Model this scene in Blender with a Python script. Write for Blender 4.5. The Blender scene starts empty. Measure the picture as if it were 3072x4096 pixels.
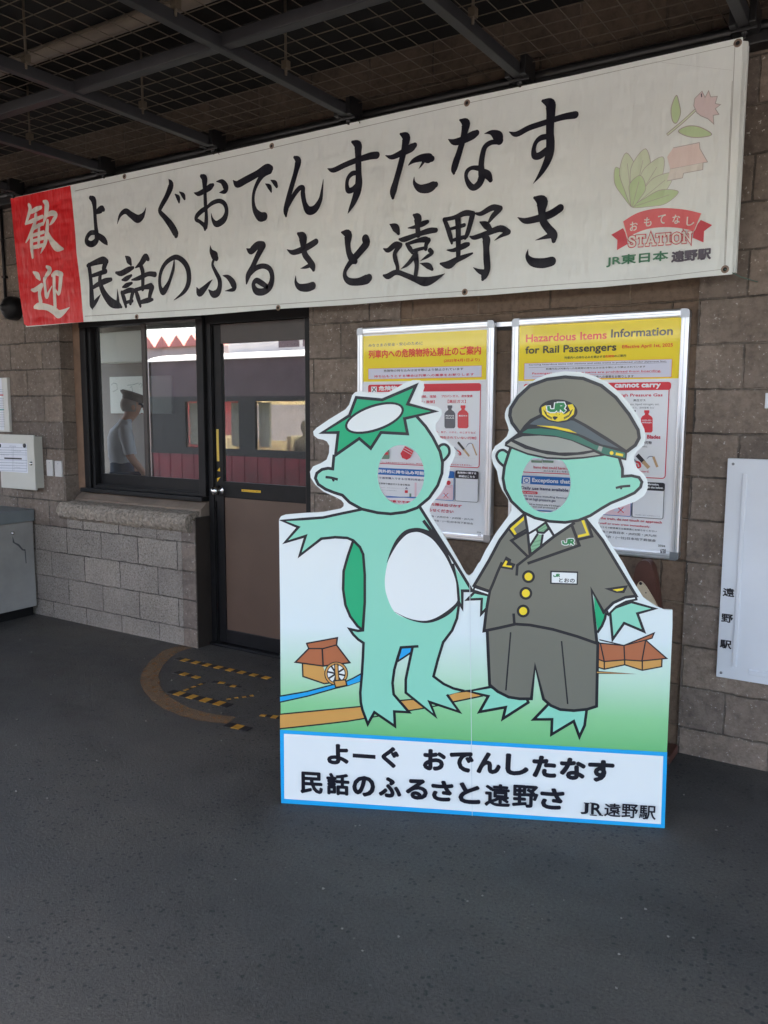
import bpy, bmesh, math, random
from mathutils import Vector, Matrix, geometry, noise
R = math.radians
random.seed(7)
scene = bpy.context.scene
COL = scene.collection

# ------------------------------------------------------------------ camera
YAW, PIT, ROL, FPX = R(-32.394), R(-7.0226), R(0.19926), 3313.8
CAM = Vector((0, 0, 1.55))
_cy, _sy, _cp, _sp = math.cos(YAW), math.sin(YAW), math.cos(PIT), math.sin(PIT)
FWD = Vector((_sy*_cp, _cy*_cp, _sp))
_r0 = Vector((_cy, -_sy, 0)); _u0 = _r0.cross(FWD)
RGT = _r0*math.cos(ROL) + _u0*math.sin(ROL)
UPV = -_r0*math.sin(ROL) + _u0*math.cos(ROL)
cam_d = bpy.data.cameras.new("camera")
cam_d.sensor_fit = 'VERTICAL'; cam_d.sensor_height = 24.0; cam_d.lens = FPX/4096*24.0
cam_d.clip_start = 0.05; cam_d.clip_end = 2000
cam = bpy.data.objects.new("camera", cam_d); COL.objects.link(cam)
m = Matrix((RGT, UPV, -FWD)).transposed().to_4x4(); m.translation = CAM
cam.matrix_world = m
scene.camera = cam

# ------------------------------------------------------------------ light
CANY, FASZ = -1.5, 3.0                  # edge of the platform canopy, underside of its fascia
SUN_EL, SUN_AZ = R(66), R(200)          # azimuth from +Y, clockwise
world = bpy.data.worlds.new("World"); scene.world = world; world.use_nodes = True
wn = world.node_tree
sky = wn.nodes.new('ShaderNodeTexSky'); sky.sky_type = 'NISHITA'; sky.sun_disc = False
sky.sun_elevation = SUN_EL; sky.sun_rotation = SUN_AZ; sky.air_density = 1.0; sky.dust_density = 4.0
bg = wn.nodes['Background']; bg.inputs['Strength'].default_value = 0.13
wn.links.new(sky.outputs[0], bg.inputs['Color'])
sd = bpy.data.lights.new("sun", 'SUN'); sd.energy = 3.5; sd.angle = R(0.5); sd.color = (1.0, 0.95, 0.87)
sun = bpy.data.objects.new("sun", sd); COL.objects.link(sun)
dirv = Vector((math.sin(SUN_AZ)*math.cos(SUN_EL), math.cos(SUN_AZ)*math.cos(SUN_EL), math.sin(SUN_EL)))
sun.rotation_euler = dirv.to_track_quat('Z', 'Y').to_euler()
scene.view_settings.view_transform = 'Standard'; scene.view_settings.look = 'None'
scene.view_settings.exposure = 3.3; scene.view_settings.gamma = 1.0
scene.render.engine = 'CYCLES'
scene.cycles.max_bounces = 8; scene.cycles.diffuse_bounces = 5; scene.cycles.transparent_max_bounces = 12
scene.cycles.use_denoising = True
scene.cycles.sample_clamp_indirect = 8

# ------------------------------------------------------------------ measuring helpers
def ray(px, py):
    return RGT*((px-1536)/FPX) - UPV*((py-2048)/FPX) + FWD
def onY(px, py, Y):
    d = ray(px, py); return CAM + d*((Y-CAM.y)/d.y)
def onZ(px, py, Z=0.0):
    d = ray(px, py); return CAM + d*((Z-CAM.z)/d.z)
def crop(ox, oy, s):
    return lambda x, y: (ox+x*s, oy+y*s)

class Plane:
    """A flat printed surface in the world: origin, unit axis along it, z up, normal to the front."""
    def __init__(self, o, ex):
        self.o = Vector(o); self.ex = Vector(ex).normalized(); self.ez = Vector((0, 0, 1))
        self.n = self.ex.cross(self.ez).normalized()          # toward the front (-y side)
    def st(self, p):
        d = ray(*p); t = (self.o-CAM).dot(self.n)/d.dot(self.n); w = CAM+d*t-self.o
        return (w.dot(self.ex), w.z)
    def to3(self, s, t, off=0.0):
        return self.o+self.ex*s+self.ez*t+self.n*off

# ------------------------------------------------------------------ materials
def srgb(r, g, b):
    f = lambda c: (c/255/12.92) if c/255 <= 0.04045 else ((c/255+0.055)/1.055)**2.4
    return (f(r), f(g), f(b), 1)
MATS = {}
def mat(name, col, rough=0.6, metal=0.0, coat=0.0, spec=0.5):
    if name in MATS: return MATS[name]
    m = bpy.data.materials.new(name); m.use_nodes = True
    b = m.node_tree.nodes['Principled BSDF']
    c = col if len(col) == 4 else (*col, 1)
    b.inputs['Base Color'].default_value = c
    b.inputs['Roughness'].default_value = rough; b.inputs['Metallic'].default_value = metal
    b.inputs['Coat Weight'].default_value = coat; b.inputs['Coat Roughness'].default_value = 0.06
    b.inputs['Specular IOR Level'].default_value = spec
    MATS[name] = m
    return m
class NT:
    def __init__(self, m): self.t = m.node_tree; self.b = self.t.nodes['Principled BSDF']
    def n(self, typ, **kw):
        nd = self.t.nodes.new(typ)
        for k, v in kw.items():
            if k.startswith('_'): setattr(nd, k[1:], v)
            else: nd.inputs[k].default_value = v
        return nd
    def l(self, a, b): self.t.links.new(a, b)
    def pos(self, sc=(1, 1, 1)):
        g = self.n('ShaderNodeNewGeometry'); mp = self.n('ShaderNodeMapping'); mp.inputs['Scale'].default_value = sc
        self.l(g.outputs['Position'], mp.inputs['Vector']); return mp.outputs[0]
    def noise(self, vec, scale, detail=4, rough=0.55):
        n = self.n('ShaderNodeTexNoise', Scale=scale, Detail=detail, Roughness=rough); self.l(vec, n.inputs['Vector']); return n.outputs['Fac']
    def ramp(self, fac, stops):
        r = self.n('ShaderNodeValToRGB'); e = r.color_ramp.elements
        while len(e) < len(stops): e.new(0.5)
        for el, (p, c) in zip(e, stops):
            el.position = p; el.color = c if len(c) == 4 else (*c, 1)
        self.l(fac, r.inputs[0]); return r.outputs[0]
    def mix(self, fac, a, b, mode='MIX'):
        x = self.n('ShaderNodeMix', _data_type='RGBA', _blend_type=mode)
        for sock, v in ((x.inputs[0], fac), (x.inputs[6], a), (x.inputs[7], b)):
            if hasattr(v, 'is_output'): self.l(v, sock)
            else: sock.default_value = v
        return x.outputs[2]
    def math(self, op, a, b=0.0):
        x = self.n('ShaderNodeMath', _operation=op)
        for sock, v in ((x.inputs[0], a), (x.inputs[1], b)):
            if hasattr(v, 'is_output'): self.l(v, sock)
            else: sock.default_value = v
        return x.outputs[0]
    def bump(self, h, dist, strength=1.0, prev=None):
        x = self.n('ShaderNodeBump', Strength=strength, Distance=dist); self.l(h, x.inputs['Height'])
        if prev is not None: self.l(prev, x.inputs['Normal'])
        return x.outputs[0]
def grainy(name, col, rough=0.6, var=0.25, scale=6.0, bump=0.0, bscale=120, metal=0.0, coat=0.0):
    """Paint, metal or plastic with a little dirt and unevenness."""
    if name in MATS: return MATS[name]
    m = mat(name, col, rough, metal, coat); t = NT(m); v = t.pos()
    c = col if len(col) == 4 else (*col, 1)
    dk = tuple(x*(1-var) for x in c[:3])+(1,)
    f = t.noise(v, scale, 6, 0.6)
    t.l(t.ramp(f, [(0.3, dk), (0.65, c)]), t.b.inputs['Base Color'])
    if bump: t.l(t.bump(t.noise(v, bscale, 3), bump), t.b.inputs['Normal'])
    return m

def block_mat(name, c1, c2, mortar, rough_scale, pit, dx=0.0, stain=0.35, pits=0.0):
    m = mat(name, c1, 0.85); t = NT(m)
    g = t.n('ShaderNodeNewGeometry'); s = t.n('ShaderNodeSeparateXYZ'); t.l(g.outputs['Position'], s.inputs[0])
    xx = t.math('ADD', t.math('ADD', s.outputs[0], s.outputs[1]), 20.0-3.79+5.322-20+0.376*20+dx)
    zz = t.math('ADD', s.outputs[2], 0.19*10-0.123)
    wob = t.noise(g.outputs['Position'], 11.0, 5, .7); wob2 = t.noise(t.pos((1.0, 1.0, 1.3)), 14.0, 5, .7)
    zz = t.math('ADD', zz, t.math('MULTIPLY', t.math('SUBTRACT', wob, 0.5), 0.018))
    xx = t.math('ADD', xx, t.math('MULTIPLY', t.math('SUBTRACT', wob2, 0.5), 0.018))
    cb = t.n('ShaderNodeCombineXYZ'); t.l(xx, cb.inputs[0]); t.l(zz, cb.inputs[1])
    br = t.n('ShaderNodeTexBrick', _offset=0.5, _offset_frequency=2)
    br.inputs['Scale'].default_value = 1.0; br.inputs['Mortar Size'].default_value = 0.006
    br.inputs['Mortar Smooth'].default_value = 0.7; br.inputs['Bias'].default_value = 0.0
    br.inputs['Brick Width'].default_value = 0.376; br.inputs['Row Height'].default_value = 0.19
    br.inputs['Color1'].default_value = c1; br.inputs['Color2'].default_value = c2; br.inputs['Mortar'].default_value = mortar
    t.l(cb.outputs[0], br.inputs['Vector'])
    pale = tuple(min(1, c*2.6) for c in mortar[:3])+(1,)
    t.l(t.ramp(t.noise(t.pos((1, 1, 2)), 3.1, 4, .6), [(.42, mortar), (.60, pale)]), br.inputs['Mortar'])
    v = t.pos()
    big = t.noise(v, 2.3, 5, 0.6); fine = t.noise(v, rough_scale, 5, 0.7)
    col = t.mix(stain, br.outputs['Color'], t.ramp(big, [(0.3, (.25, .22, .19)), (0.7, (1, 1, 1))]), 'MULTIPLY')
    col = t.mix(0.6, col, t.ramp(fine, [(0.3, (.42, .41, .4)), (0.55, (1, 1, 1)), (0.8, (1.2, 1.2, 1.2))]), 'MULTIPLY')
    spl = t.n('ShaderNodeTexVoronoi', Scale=38.0); t.l(v, spl.inputs['Vector'])
    sp2 = t.noise(v, 1.7, 2)
    white = t.math('MULTIPLY', t.math('LESS_THAN', spl.outputs['Distance'], 0.09), t.math('GREATER_THAN', sp2, 0.55))
    col = t.mix(t.math('MULTIPLY', white, 0.15), col, (0.35, .33, .3, 1))
    if pits:
        pn = t.noise(v, 85, 4, .75); pm = t.noise(t.pos((1, 1, 1.6)), 2.7, 3)
        pk = t.math('MULTIPLY', t.ramp(pn, [(.36, (1, 1, 1)), (.46, (0, 0, 0))]), t.ramp(pm, [(.40, (.15, .15, .15)), (.6, (1, 1, 1))]))
        col = t.mix(t.math('MULTIPLY', pk, pits), col, (.045, .042, .038, 1))
        pl_ = t.noise(v, 60, 3, .7)
        col = t.mix(t.math('MULTIPLY', t.math('GREATER_THAN', pl_, .66), .5), col, (.62, .59, .55, 1))
    t.l(col, t.b.inputs['Base Color'])
    n1 = t.bump(br.outputs['Fac'], -0.007)
    if False: pass
    n2 = t.bump(fine, pit, 1.0, n1)
    t.l(n2, t.b.inputs['Normal'])
    return m

M_UP = block_mat('wall_block', srgb(156, 140, 126), srgb(128, 116, 107), srgb(90, 82, 75), 30, 0.009, stain=.6, pits=.25)
M_LOW = block_mat('rough_block', srgb(204, 192, 178), srgb(184, 173, 162), srgb(104, 97, 89), 75, 0.03, stain=0.35, pits=0.75)
M_INF = block_mat('brown_block', srgb(132, 110, 92), srgb(117, 99, 84), srgb(98, 85, 73), 40, 0.003, dx=0.1)
M_UPSHADE = block_mat('shaded_block', srgb(104, 88, 74), srgb(84, 72, 62), srgb(70, 60, 52), 30, 0.005, stain=.7)  # darker block colour carries the canopy shade on the wall above the rail
M_SMOOTH = grainy('smooth_render', srgb(140, 124, 110), 0.85, 0.35, 5, 0.003, 60)
M_STONE = grainy('rough_stone', srgb(184, 170, 154), 0.9, 0.6, 45, 0.02, 70)

def asphalt():
    m = mat('asphalt', (.05, .05, .052), 0.7); t = NT(m); v = t.pos()
    big = t.noise(v, 0.9, 5, 0.6); mid = t.noise(v, 7, 5, 0.6); fine = t.noise(v, 95, 6, 0.82)
    col = t.ramp(big, [(0.30, (.058, .053, .049)), (0.46, (.086, .081, .076)), (0.60, (.104, .097, .088)), (0.74, (.128, .115, .099))])
    wide = t.noise(t.pos((.35, .8, 1)), 1.1, 3, .5)
    col = t.mix(0.9, col, t.ramp(wide, [(0.35, (.62, .64, .67)), (0.65, (1.18, 1.12, 1.02))]), 'MULTIPLY')
    col = t.mix(0.45, col, t.ramp(mid, [(0.3, (.62, .62, .64)), (0.7, (1.1, 1.08, 1.05))]), 'MULTIPLY')
    col = t.mix(0.8, col, t.ramp(fine, [(0.36, (.34, .34, .34)), (0.48, (.95, .95, .95)), (0.56, (1.1, 1.1, 1.1)), (0.68, (1.9, 1.85, 1.78))]), 'MULTIPLY')
    vo = t.n('ShaderNodeTexVoronoi', Scale=34.0); t.l(v, vo.inputs['Vector'])
    pm = t.noise(v, 2.2, 3); 
    dark = t.math('MULTIPLY', t.math('LESS_THAN', vo.outputs['Distance'], 0.22), t.math('GREATER_THAN', pm, 0.47))
    col = t.mix(t.math('MULTIPLY', dark, 0.75), col, (.014, .018, .019, 1))
    v2 = t.n('ShaderNodeTexVoronoi', Scale=13.0); t.l(t.pos((1, 1.1, 1)), v2.inputs['Vector'])
    lite = t.math('MULTIPLY', t.math('LESS_THAN', v2.outputs['Distance'], 0.055), t.math('GREATER_THAN', mid, 0.45))
    col = t.mix(t.math('MULTIPLY', lite, 0.22), col, (.28, .27, .25, 1))
    t.l(col, t.b.inputs['Base Color'])
    h = t.math('SUBTRACT', fine, t.math('MULTIPLY', dark, 0.7))
    t.l(t.bump(h, 0.008, 1.0), t.b.inputs['Normal'])
    t.l(t.ramp(mid, [(0.3, (.5, .5, .5)), (0.7, (.75, .75, .75))]), t.b.inputs['Roughness'])
    return m
M_ASPH = asphalt()
M_BLACK = grainy('black_frame', srgb(30, 29, 30), 0.45, 0.3, 8); M_BLACK.node_tree.nodes['Principled BSDF'].inputs['Specular IOR Level'].default_value = .25
M_BROWNFRAME = grainy('bronze_frame', srgb(66, 58, 54), 0.4, 0.2, 8)
M_PANEL = grainy('brown_panel', srgb(100, 79, 66), 0.42, 0.15, 3)
M_STEEL = mat('knob_steel', (.72, .71, .70), 0.18, 1.0)
M_ALU = grainy('aluminium', (.78, .79, .82), 0.34, 0.08, 4, metal=0.85)
M_CORNER = mat('dark_corner', (.30, .31, .33), 0.3, 0.7)
M_BEAM = grainy('ceiling_steel', srgb(45, 44, 47), 0.55, 0.35, 7)
M_WIRE = grainy('mesh_wire', srgb(96, 84, 70), 0.6, 0.3, 10)
M_RAIL = grainy('black_rail', srgb(30, 29, 30), 0.35, 0.3, 8)
M_ROOF = grainy('roof_soffit', srgb(20, 18, 16), 0.95, 0.4, 2)
M_GREYBOX = grainy('grey_cabinet', srgb(166, 163, 158), 0.6, 0.25, 3)
M_GREYLID = grainy('blue_grey_lid', srgb(124, 130, 132), 0.5, 0.2, 4)
M_BOX = grainy('cream_box', srgb(205, 204, 194), 0.45, 0.1, 3)
M_PAPER = mat('paper', srgb(225, 228, 235), 0.7)
M_INK = mat('ink_black', srgb(26, 26, 34), 0.5)
M_RED = mat('ink_red', srgb(205, 45, 60), 0.5)
M_WOODTRIM = grainy('wood_trim', srgb(140, 112, 92), 0.7, 0.3, 9)

def glass_mat(name, tint, refl, rough=0.015):
    m = bpy.data.materials.new(name); m.use_nodes = True; t = m.node_tree
    t.nodes.remove(t.nodes['Principled BSDF'])
    out = t.nodes['Material Output']
    tr = t.nodes.new('ShaderNodeBsdfTransparent'); tr.inputs[0].default_value = tint
    gl = t.nodes.new('ShaderNodeBsdfGlossy'); gl.inputs['Roughness'].default_value = rough; gl.inputs[0].default_value = (.95, .95, .95, 1)
    fr = t.nodes.new('ShaderNodeFresnel'); fr.inputs[0].default_value = 1.5
    ad = t.nodes.new('ShaderNodeMath'); ad.operation = 'ADD'; ad.inputs[1].default_value = refl
    mx = t.nodes.new('ShaderNodeMixShader')
    df = t.nodes.new('ShaderNodeBsdfDiffuse'); df.inputs[0].default_value = (.5, .5, .48, 1)
    m2 = t.nodes.new('ShaderNodeMixShader'); m2.inputs[0].default_value = 0.035
    t.links.new(fr.outputs[0], ad.inputs[0])
    ge = t.nodes.new('ShaderNodeNewGeometry'); inv = t.nodes.new('ShaderNodeMath'); inv.operation = 'SUBTRACT'; inv.inputs[0].default_value = 1.0
    mu = t.nodes.new('ShaderNodeMath'); mu.operation = 'MULTIPLY'
    t.links.new(ge.outputs['Backfacing'], inv.inputs[1]); t.links.new(ad.outputs[0], mu.inputs[0]); t.links.new(inv.outputs[0], mu.inputs[1]); t.links.new(mu.outputs[0], mx.inputs[0])
    t.links.new(tr.outputs[0], mx.inputs[1]); t.links.new(gl.outputs[0], mx.inputs[2])
    t.links.new(mx.outputs[0], m2.inputs[1]); t.links.new(df.outputs[0], m2.inputs[2])
    t.links.new(m2.outputs[0], out.inputs[0])
    return m
M_GLASS = glass_mat('window_glass', (.93, .94, .93, 1), 0.05)
M_DOORGLASS = glass_mat('door_glass', (.5, .51, .5, 1), 0.30)

# ------------------------------------------------------------------ object helpers
def thing(name, label, cat, loc=(0, 0, 0), group=None):
    o = bpy.data.objects.new(name, None); COL.objects.link(o); o.location = loc
    o['label'] = label; o['category'] = cat
    if group: o['group'] = group
    return o
def tag(o, label, cat, group=None):
    o['label'] = label; o['category'] = cat
    if group: o['group'] = group
    return o
def struct(o): o['kind'] = 'structure'; return o
ABS = {}
def base_of(p):
    v = Vector((0, 0, 0))
    while p is not None: v += p.location; p = p.parent
    return v
class MB:
    """Collects shapes given in world coordinates, links them as one mesh object."""
    def __init__(self): self.v = []; self.f = []; self.mi = []; self.mats = []; self.smooth = []
    def _m(self, m):
        if m not in self.mats: self.mats.append(m)
        return self.mats.index(m)
    def add(self, vs, fs, m, smooth=False):
        k = len(self.v); i = self._m(m); self.v += [Vector(x) for x in vs]
        for f in fs: self.f.append([a+k for a in f]); self.mi.append(i); self.smooth.append(smooth)
        return self
    def bm(self, bm, m, smooth=False):
        bm.verts.index_update(); self.add([v.co.copy() for v in bm.verts], [[v.index for v in f.verts] for f in bm.faces], m, smooth); bm.free(); return self
    def box(self, a, b, m, bevel=0.0, rot=None, smooth=False):
        bm = bmesh.new(); bmesh.ops.create_cube(bm, size=1)
        a = Vector(a); b = Vector(b); c = (a+b)/2; d = b-a
        for v in bm.verts: v.co = Vector((v.co.x*d.x, v.co.y*d.y, v.co.z*d.z))
        if bevel: bmesh.ops.bevel(bm, geom=bm.edges[:], offset=bevel, segments=2, affect='EDGES', profile=0.6)
        for v in bm.verts:
            if rot is not None: v.co = rot @ v.co
            v.co += c
        return self.bm(bm, m, smooth)
    def tube(self, pts, r, m, seg=8, cap=True):
        pts = [Vector(p) for p in pts]; rings = []
        rr = r if isinstance(r, (list, tuple)) else [r]*len(pts)
        ref = Vector((0, 0, 1))
        for i, p in enumerate(pts):
            d = (pts[min(i+1, len(pts)-1)]-pts[max(i-1, 0)]).normalized()
            if abs(d.dot(ref)) > 0.95: a = d.cross(Vector((1, 0, 0))).normalized()
            else: a = d.cross(ref).normalized()
            b = d.cross(a)
            rings.append([p+(a*math.cos(2*math.pi*k/seg)+b*math.sin(2*math.pi*k/seg))*rr[i] for k in range(seg)])
        vs = [v for q in rings for v in q]; fs = []
        for i in range(len(pts)-1):
            for k in range(seg):
                fs.append([i*seg+k, i*seg+(k+1) % seg, (i+1)*seg+(k+1) % seg, (i+1)*seg+k])
        if cap: fs += [list(range(seg))[::-1], [len(vs)-seg+k for k in range(seg)]]
        return self.add(vs, fs, m, True)
    def lathe(self, o, axis, prof, m, seg=24):
        axis = Vector(axis).normalized(); a = axis.orthogonal().normalized(); b = axis.cross(a); o = Vector(o)
        vs = []; fs = []; n = len(prof)
        for k in range(seg):
            dr = a*math.cos(2*math.pi*k/seg)+b*math.sin(2*math.pi*k/seg)
            for (h, r) in prof: vs.append(o+axis*h+dr*max(r, 1e-5))
        for k in range(seg):
            for j in range(n-1):
                fs.append([k*n+j, ((k+1) % seg)*n+j, ((k+1) % seg)*n+j+1, k*n+j+1])
        return self.add(vs, fs, m, True)
    def prism(self, poly, ext, m, holes=()):
        """poly: list of 3D points in one plane, extruded by vector ext; holes go right through."""
        ext = Vector(ext)
        loops = [[Vector(p) for p in poly]]+[[Vector(p) for p in h] for h in holes]
        flat = [p for lp in loops for p in lp]; tri = geometry.tessellate_polygon(loops); n = len(flat)
        self.add(flat+[p+ext for p in flat], [list(q) for q in tri]+[[a+n for a in q][::-1] for q in tri], m)
        for lp in loops:
            k = len(lp); self.add(lp+[p+ext for p in lp], [[i, (i+1) % k, (i+1) % k+k, i+k] for i in range(k)], m)
        return self
    def build(self, name, parent=None, autosmooth=True):
        me = bpy.data.meshes.new(name); off = base_of(parent) if parent else Vector((0, 0, 0))
        me.from_pydata([v-off for v in self.v], [], self.f); me.update()
        for mm in self.mats: me.materials.append(mm)
        me.polygons.foreach_set('material_index', self.mi)
        me.polygons.foreach_set('use_smooth', self.smooth)
        o = bpy.data.objects.new(name, me); COL.objects.link(o)
        if parent: o.parent = parent
        return o
def top(mb, name, base, label, cat, group=None):
    """one mesh as a whole thing, its origin at its base"""
    base = Vector(base); me = mb.build(name)
    for v in me.data.vertices: v.co -= base
    me.location = base
    return tag(me, label, cat, group)
def fixn(o):
    bm = bmesh.new(); bm.from_mesh(o.data); bmesh.ops.recalc_face_normals(bm, faces=bm.faces); bm.to_mesh(o.data); bm.free(); return o

def catmull(pts, n=6, closed=False):
    out = []; L = len(pts); P = [tuple(map(float, p)) for p in pts]
    rng = range(L) if closed else range(L-1)
    for i in rng:
        p1, p2 = P[i], P[(i+1) % L]
        p0 = P[i-1] if (closed or i > 0) else p1
        p3 = P[(i+2) % L] if (closed or i+2 < L) else p2
        for k in range(n):
            t = k/n
            out.append(tuple(0.5*((2*b)+(-a+c)*t+(2*a-5*b+4*c-d)*t*t+(-a+3*b-3*c+d)*t*t*t) for a, b, c, d in zip(p0, p1, p2, p3)))
    if not closed: out.append(P[-1])
    return out

class Print:
    """Printed artwork on a Plane: flat fills, lines, brush strokes and text, each a hair above the one before."""
    def __init__(self, pl, off=0.0004, step=0.00004): self.pl = pl; self.mb = MB(); self.off = off; self.step = step; self.k = 1.0
    def up(self): self.off += self.step; return self.off
    def poly_st(self, pts, m, holes=()):
        o = self.up(); loops = [[Vector((a, b, 0)) for a, b in pts]]+[[Vector((a, b, 0)) for a, b in h] for h in holes]
        tri = geometry.tessellate_polygon(loops); flat = [p for lp in loops for p in lp]
        fs = []
        for q in tri:
            a, b, c = (flat[i] for i in q)
            fs.append(list(q) if (b-a).cross(c-a).z > 0 else list(q)[::-1])
        self.mb.add([self.pl.to3(p.x, p.y, o) for p in flat], fs, m)
    def fill(self, C, pts, m, smooth=False, holes=()):
        if smooth: pts = catmull(pts, 6, True)
        self.poly_st([self.pl.st(C(*p)) for p in pts], m, [[self.pl.st(h) for h in hh] for hh in holes])
    def line(self, C, pts, m, w=18, smooth=False, closed=False, cap=True):
        if smooth: pts = catmull(pts, 6, closed)
        elif closed: pts = list(pts)+[pts[0], ]
        if smooth and closed: pts = pts+[pts[0]]
        self.brush(C, [(x, y, w*self.k) for x, y in pts], m, spline=False, cap=cap, miter=True)
    def brush(self, C, pts, m, spline=True, cap=True, miter=False):
        if spline: pts = catmull(pts, 5)
        ps = []
        for x, y, w in pts:
            a = Vector(self.pl.st(C(x, y))); b = Vector(self.pl.st(C(x+10, y))); 
            ps.append((a, abs(w)*(b-a).length/10))
        # drop doubles
        q = [ps[0]]
        for p in ps[1:]:
            if (p[0]-q[-1][0]).length > 1e-5: q.append(p)
        ps = q
        if len(ps) < 2: return
        if cap:
            def capp(p, d, w): 
                return [(p+d*w*0.5*math.sin(a), w*math.cos(a)) for a in (0.45, 0.85, 1.2, 1.5)]
            if miter:
                d0 = (ps[0][0]-ps[1][0]).normalized(); d1 = (ps[-1][0]-ps[-2][0]).normalized()
                if (ps[0][0]-ps[-1][0]).length < 1e-4: pass
                else: ps = [(ps[0][0]+d0*ps[0][1]*0.25, ps[0][1])]+ps+[(ps[-1][0]+d1*ps[-1][1]*0.25, ps[-1][1])]
            else:
                d0 = (ps[0][0]-ps[1][0]).normalized(); d1 = (ps[-1][0]-ps[-2][0]).normalized()
                ps = capp(ps[0][0], d0, ps[0][1])[::-1]+ps+capp(ps[-1][0], d1, ps[-1][1])
        L, Rr = [], []
        n = len(ps); closed = (ps[0][0]-ps[-1][0]).length < 1e-4
        for i, (p, w) in enumerate(ps):
            a = ps[i-1][0] if i > 0 else (ps[-2][0] if closed else None)
            b = ps[i+1][0] if i < n-1 else (ps[1][0] if closed else None)
            t1 = (p-a).normalized() if a is not None else None
            t2 = (b-p).normalized() if b is not None else None
            if t1 is None: t1 = t2
            if t2 is None: t2 = t1
            t = (t1+t2)
            if t.length < 1e-6: t = t1
            t.normalize(); nn = Vector((-t.y, t.x)); k = 1.0
            if miter:
                cs = max(0.36, nn.dot(Vector((-t1.y, t1.x)))); k = 1/cs
            L.append(p+nn*w*0.5*k); Rr.append(p-nn*w*0.5*k)
        o = self.up(); vs = [self.pl.to3(p.x, p.y, o) for p in L]+[self.pl.to3(p.x, p.y, o) for p in Rr]
        self.mb.add(vs, [[i, i+n, i+n+1, i+1] for i in range(n-1)], m)
    def rect(self, C, lt, rb, m, r=0.0, C2=None):
        a = self.pl.st(C(*lt)); b = self.pl.st((C2 or C)(*rb)); self.rect_st(a[0], b[1], b[0], a[1], m, r)
    def rect_st(self, x0, y0, x1, y1, m, r=0.0):
        if r <= 0: pts = [(x0, y0), (x1, y0), (x1, y1), (x0, y1)]
        else:
            pts = []
            for cx, cy, a0 in ((x1-r, y0+r, -90), (x1-r, y1-r, 0), (x0+r, y1-r, 90), (x0+r, y0+r, 180)):
                pts += [(cx+r*math.cos(R(a0+k*22.5)), cy+r*math.sin(R(a0+k*22.5))) for k in range(5)]
        self.poly_st(pts, m)
    def frame(self, C, lt, rb, m, fillm, t=0.0025, r=0.008, C2=None):
        a = self.pl.st(C(*lt)); b = self.pl.st((C2 or C)(*rb))
        self.rect_st(a[0], b[1], b[0], a[1], m, r); self.rect_st(a[0]+t, b[1]+t, b[0]-t, a[1]-t, fillm, max(r-t, 0))
    def oval(self, C, c, rx, ry, m, ang=0.0, n=32):
        ca, sa = math.cos(R(ang)), math.sin(R(ang))
        self.fill(C, [(c[0]+rx*math.cos(2*math.pi*k/n)*ca-ry*math.sin(2*math.pi*k/n)*sa, c[1]+rx*math.cos(2*math.pi*k/n)*sa+ry*math.sin(2*math.pi*k/n)*ca) for k in range(n)], m)
    def text(self, C, body, lt, rb, m, bold=0.0, C2=None, shear=0.0):
        a = self.pl.st(C(*lt)); b = self.pl.st((C2 or C)(*rb)); self.text_st(body, a[0], b[1], b[0], a[1], m, bold, shear)
    def text_st(self, body, x0, y0, x1, y1, m, bold=0.0, shear=0.0):
        vs, fs = text_mesh(body)
        if not vs: return
        mx, Mx = min(v[0] for v in vs), max(v[0] for v in vs); my, My = min(v[1] for v in vs), max(v[1] for v in vs)
        h = y1-y0; bw = bold*abs(h)
        sx = (x1-x0-2*bw)/(Mx-mx); sy = (y1-y0-2*bw)/max(My-my, 1e-6)
        base = [(x0+bw+(v[0]-mx)*sx+shear*(v[1]-my)*sy, y0+bw+(v[1]-my)*sy) for v in vs]
        shifts = [(0, 0)] if bold <= 0 else [(bw*math.cos(k*math.pi/4), bw*math.sin(k*math.pi/4)) for k in range(8)]+[(0, 0)]
        for dx, dy in shifts:
            o = self.up(); self.mb.add([self.pl.to3(x+dx, y+dy, o) for x, y in base], fs, m)
    def build(self, name, parent): return self.mb.build(name, parent)
_TX = {}
def text_mesh(body):
    if body in _TX: return _TX[body]
    cu = bpy.data.curves.new('lettering', 'FONT'); cu.body = body; cu.size = 1.0; cu.resolution_u = 3
    o = bpy.data.objects.new('lettering', cu); COL.objects.link(o)
    bpy.context.view_layer.update()
    dg = bpy.context.evaluated_depsgraph_get(); me = bpy.data.meshes.new_from_object(o.evaluated_get(dg))
    vs = [tuple(v.co) for v in me.vertices]; fs = []
    for p in me.polygons:
        q = list(p.vertices)
        if p.normal.z < 0: q = q[::-1]
        fs.append(q)
    bpy.data.objects.remove(o); bpy.data.curves.remove(cu); bpy.data.meshes.remove(me)
    _TX[body] = (vs, fs); return vs, fs

# ================================================================== THE SETTING
def ground_sheet(name, x0, x1, y0, y1, z, m, th=None):
    b = MB()
    if th: b.box((x0, y0, z-th), (x1, y1, z), m)
    else: b.add([(x0, y0, z), (x1, y0, z), (x1, y1, z), (x0, y1, z)], [[0, 1, 2, 3]], m)
    return struct(b.build(name))
M_EARTH = grainy('ballast', (.20, .18, .16), 0.9, 0.5, 3, 0.02, 40)
ground_sheet('ground', -400, 400, -400, 400, -1.05, M_EARTH)
ground_sheet('platform', -40, 40, -3.55, 12, 0.0, M_ASPH, 1.0)

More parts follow.
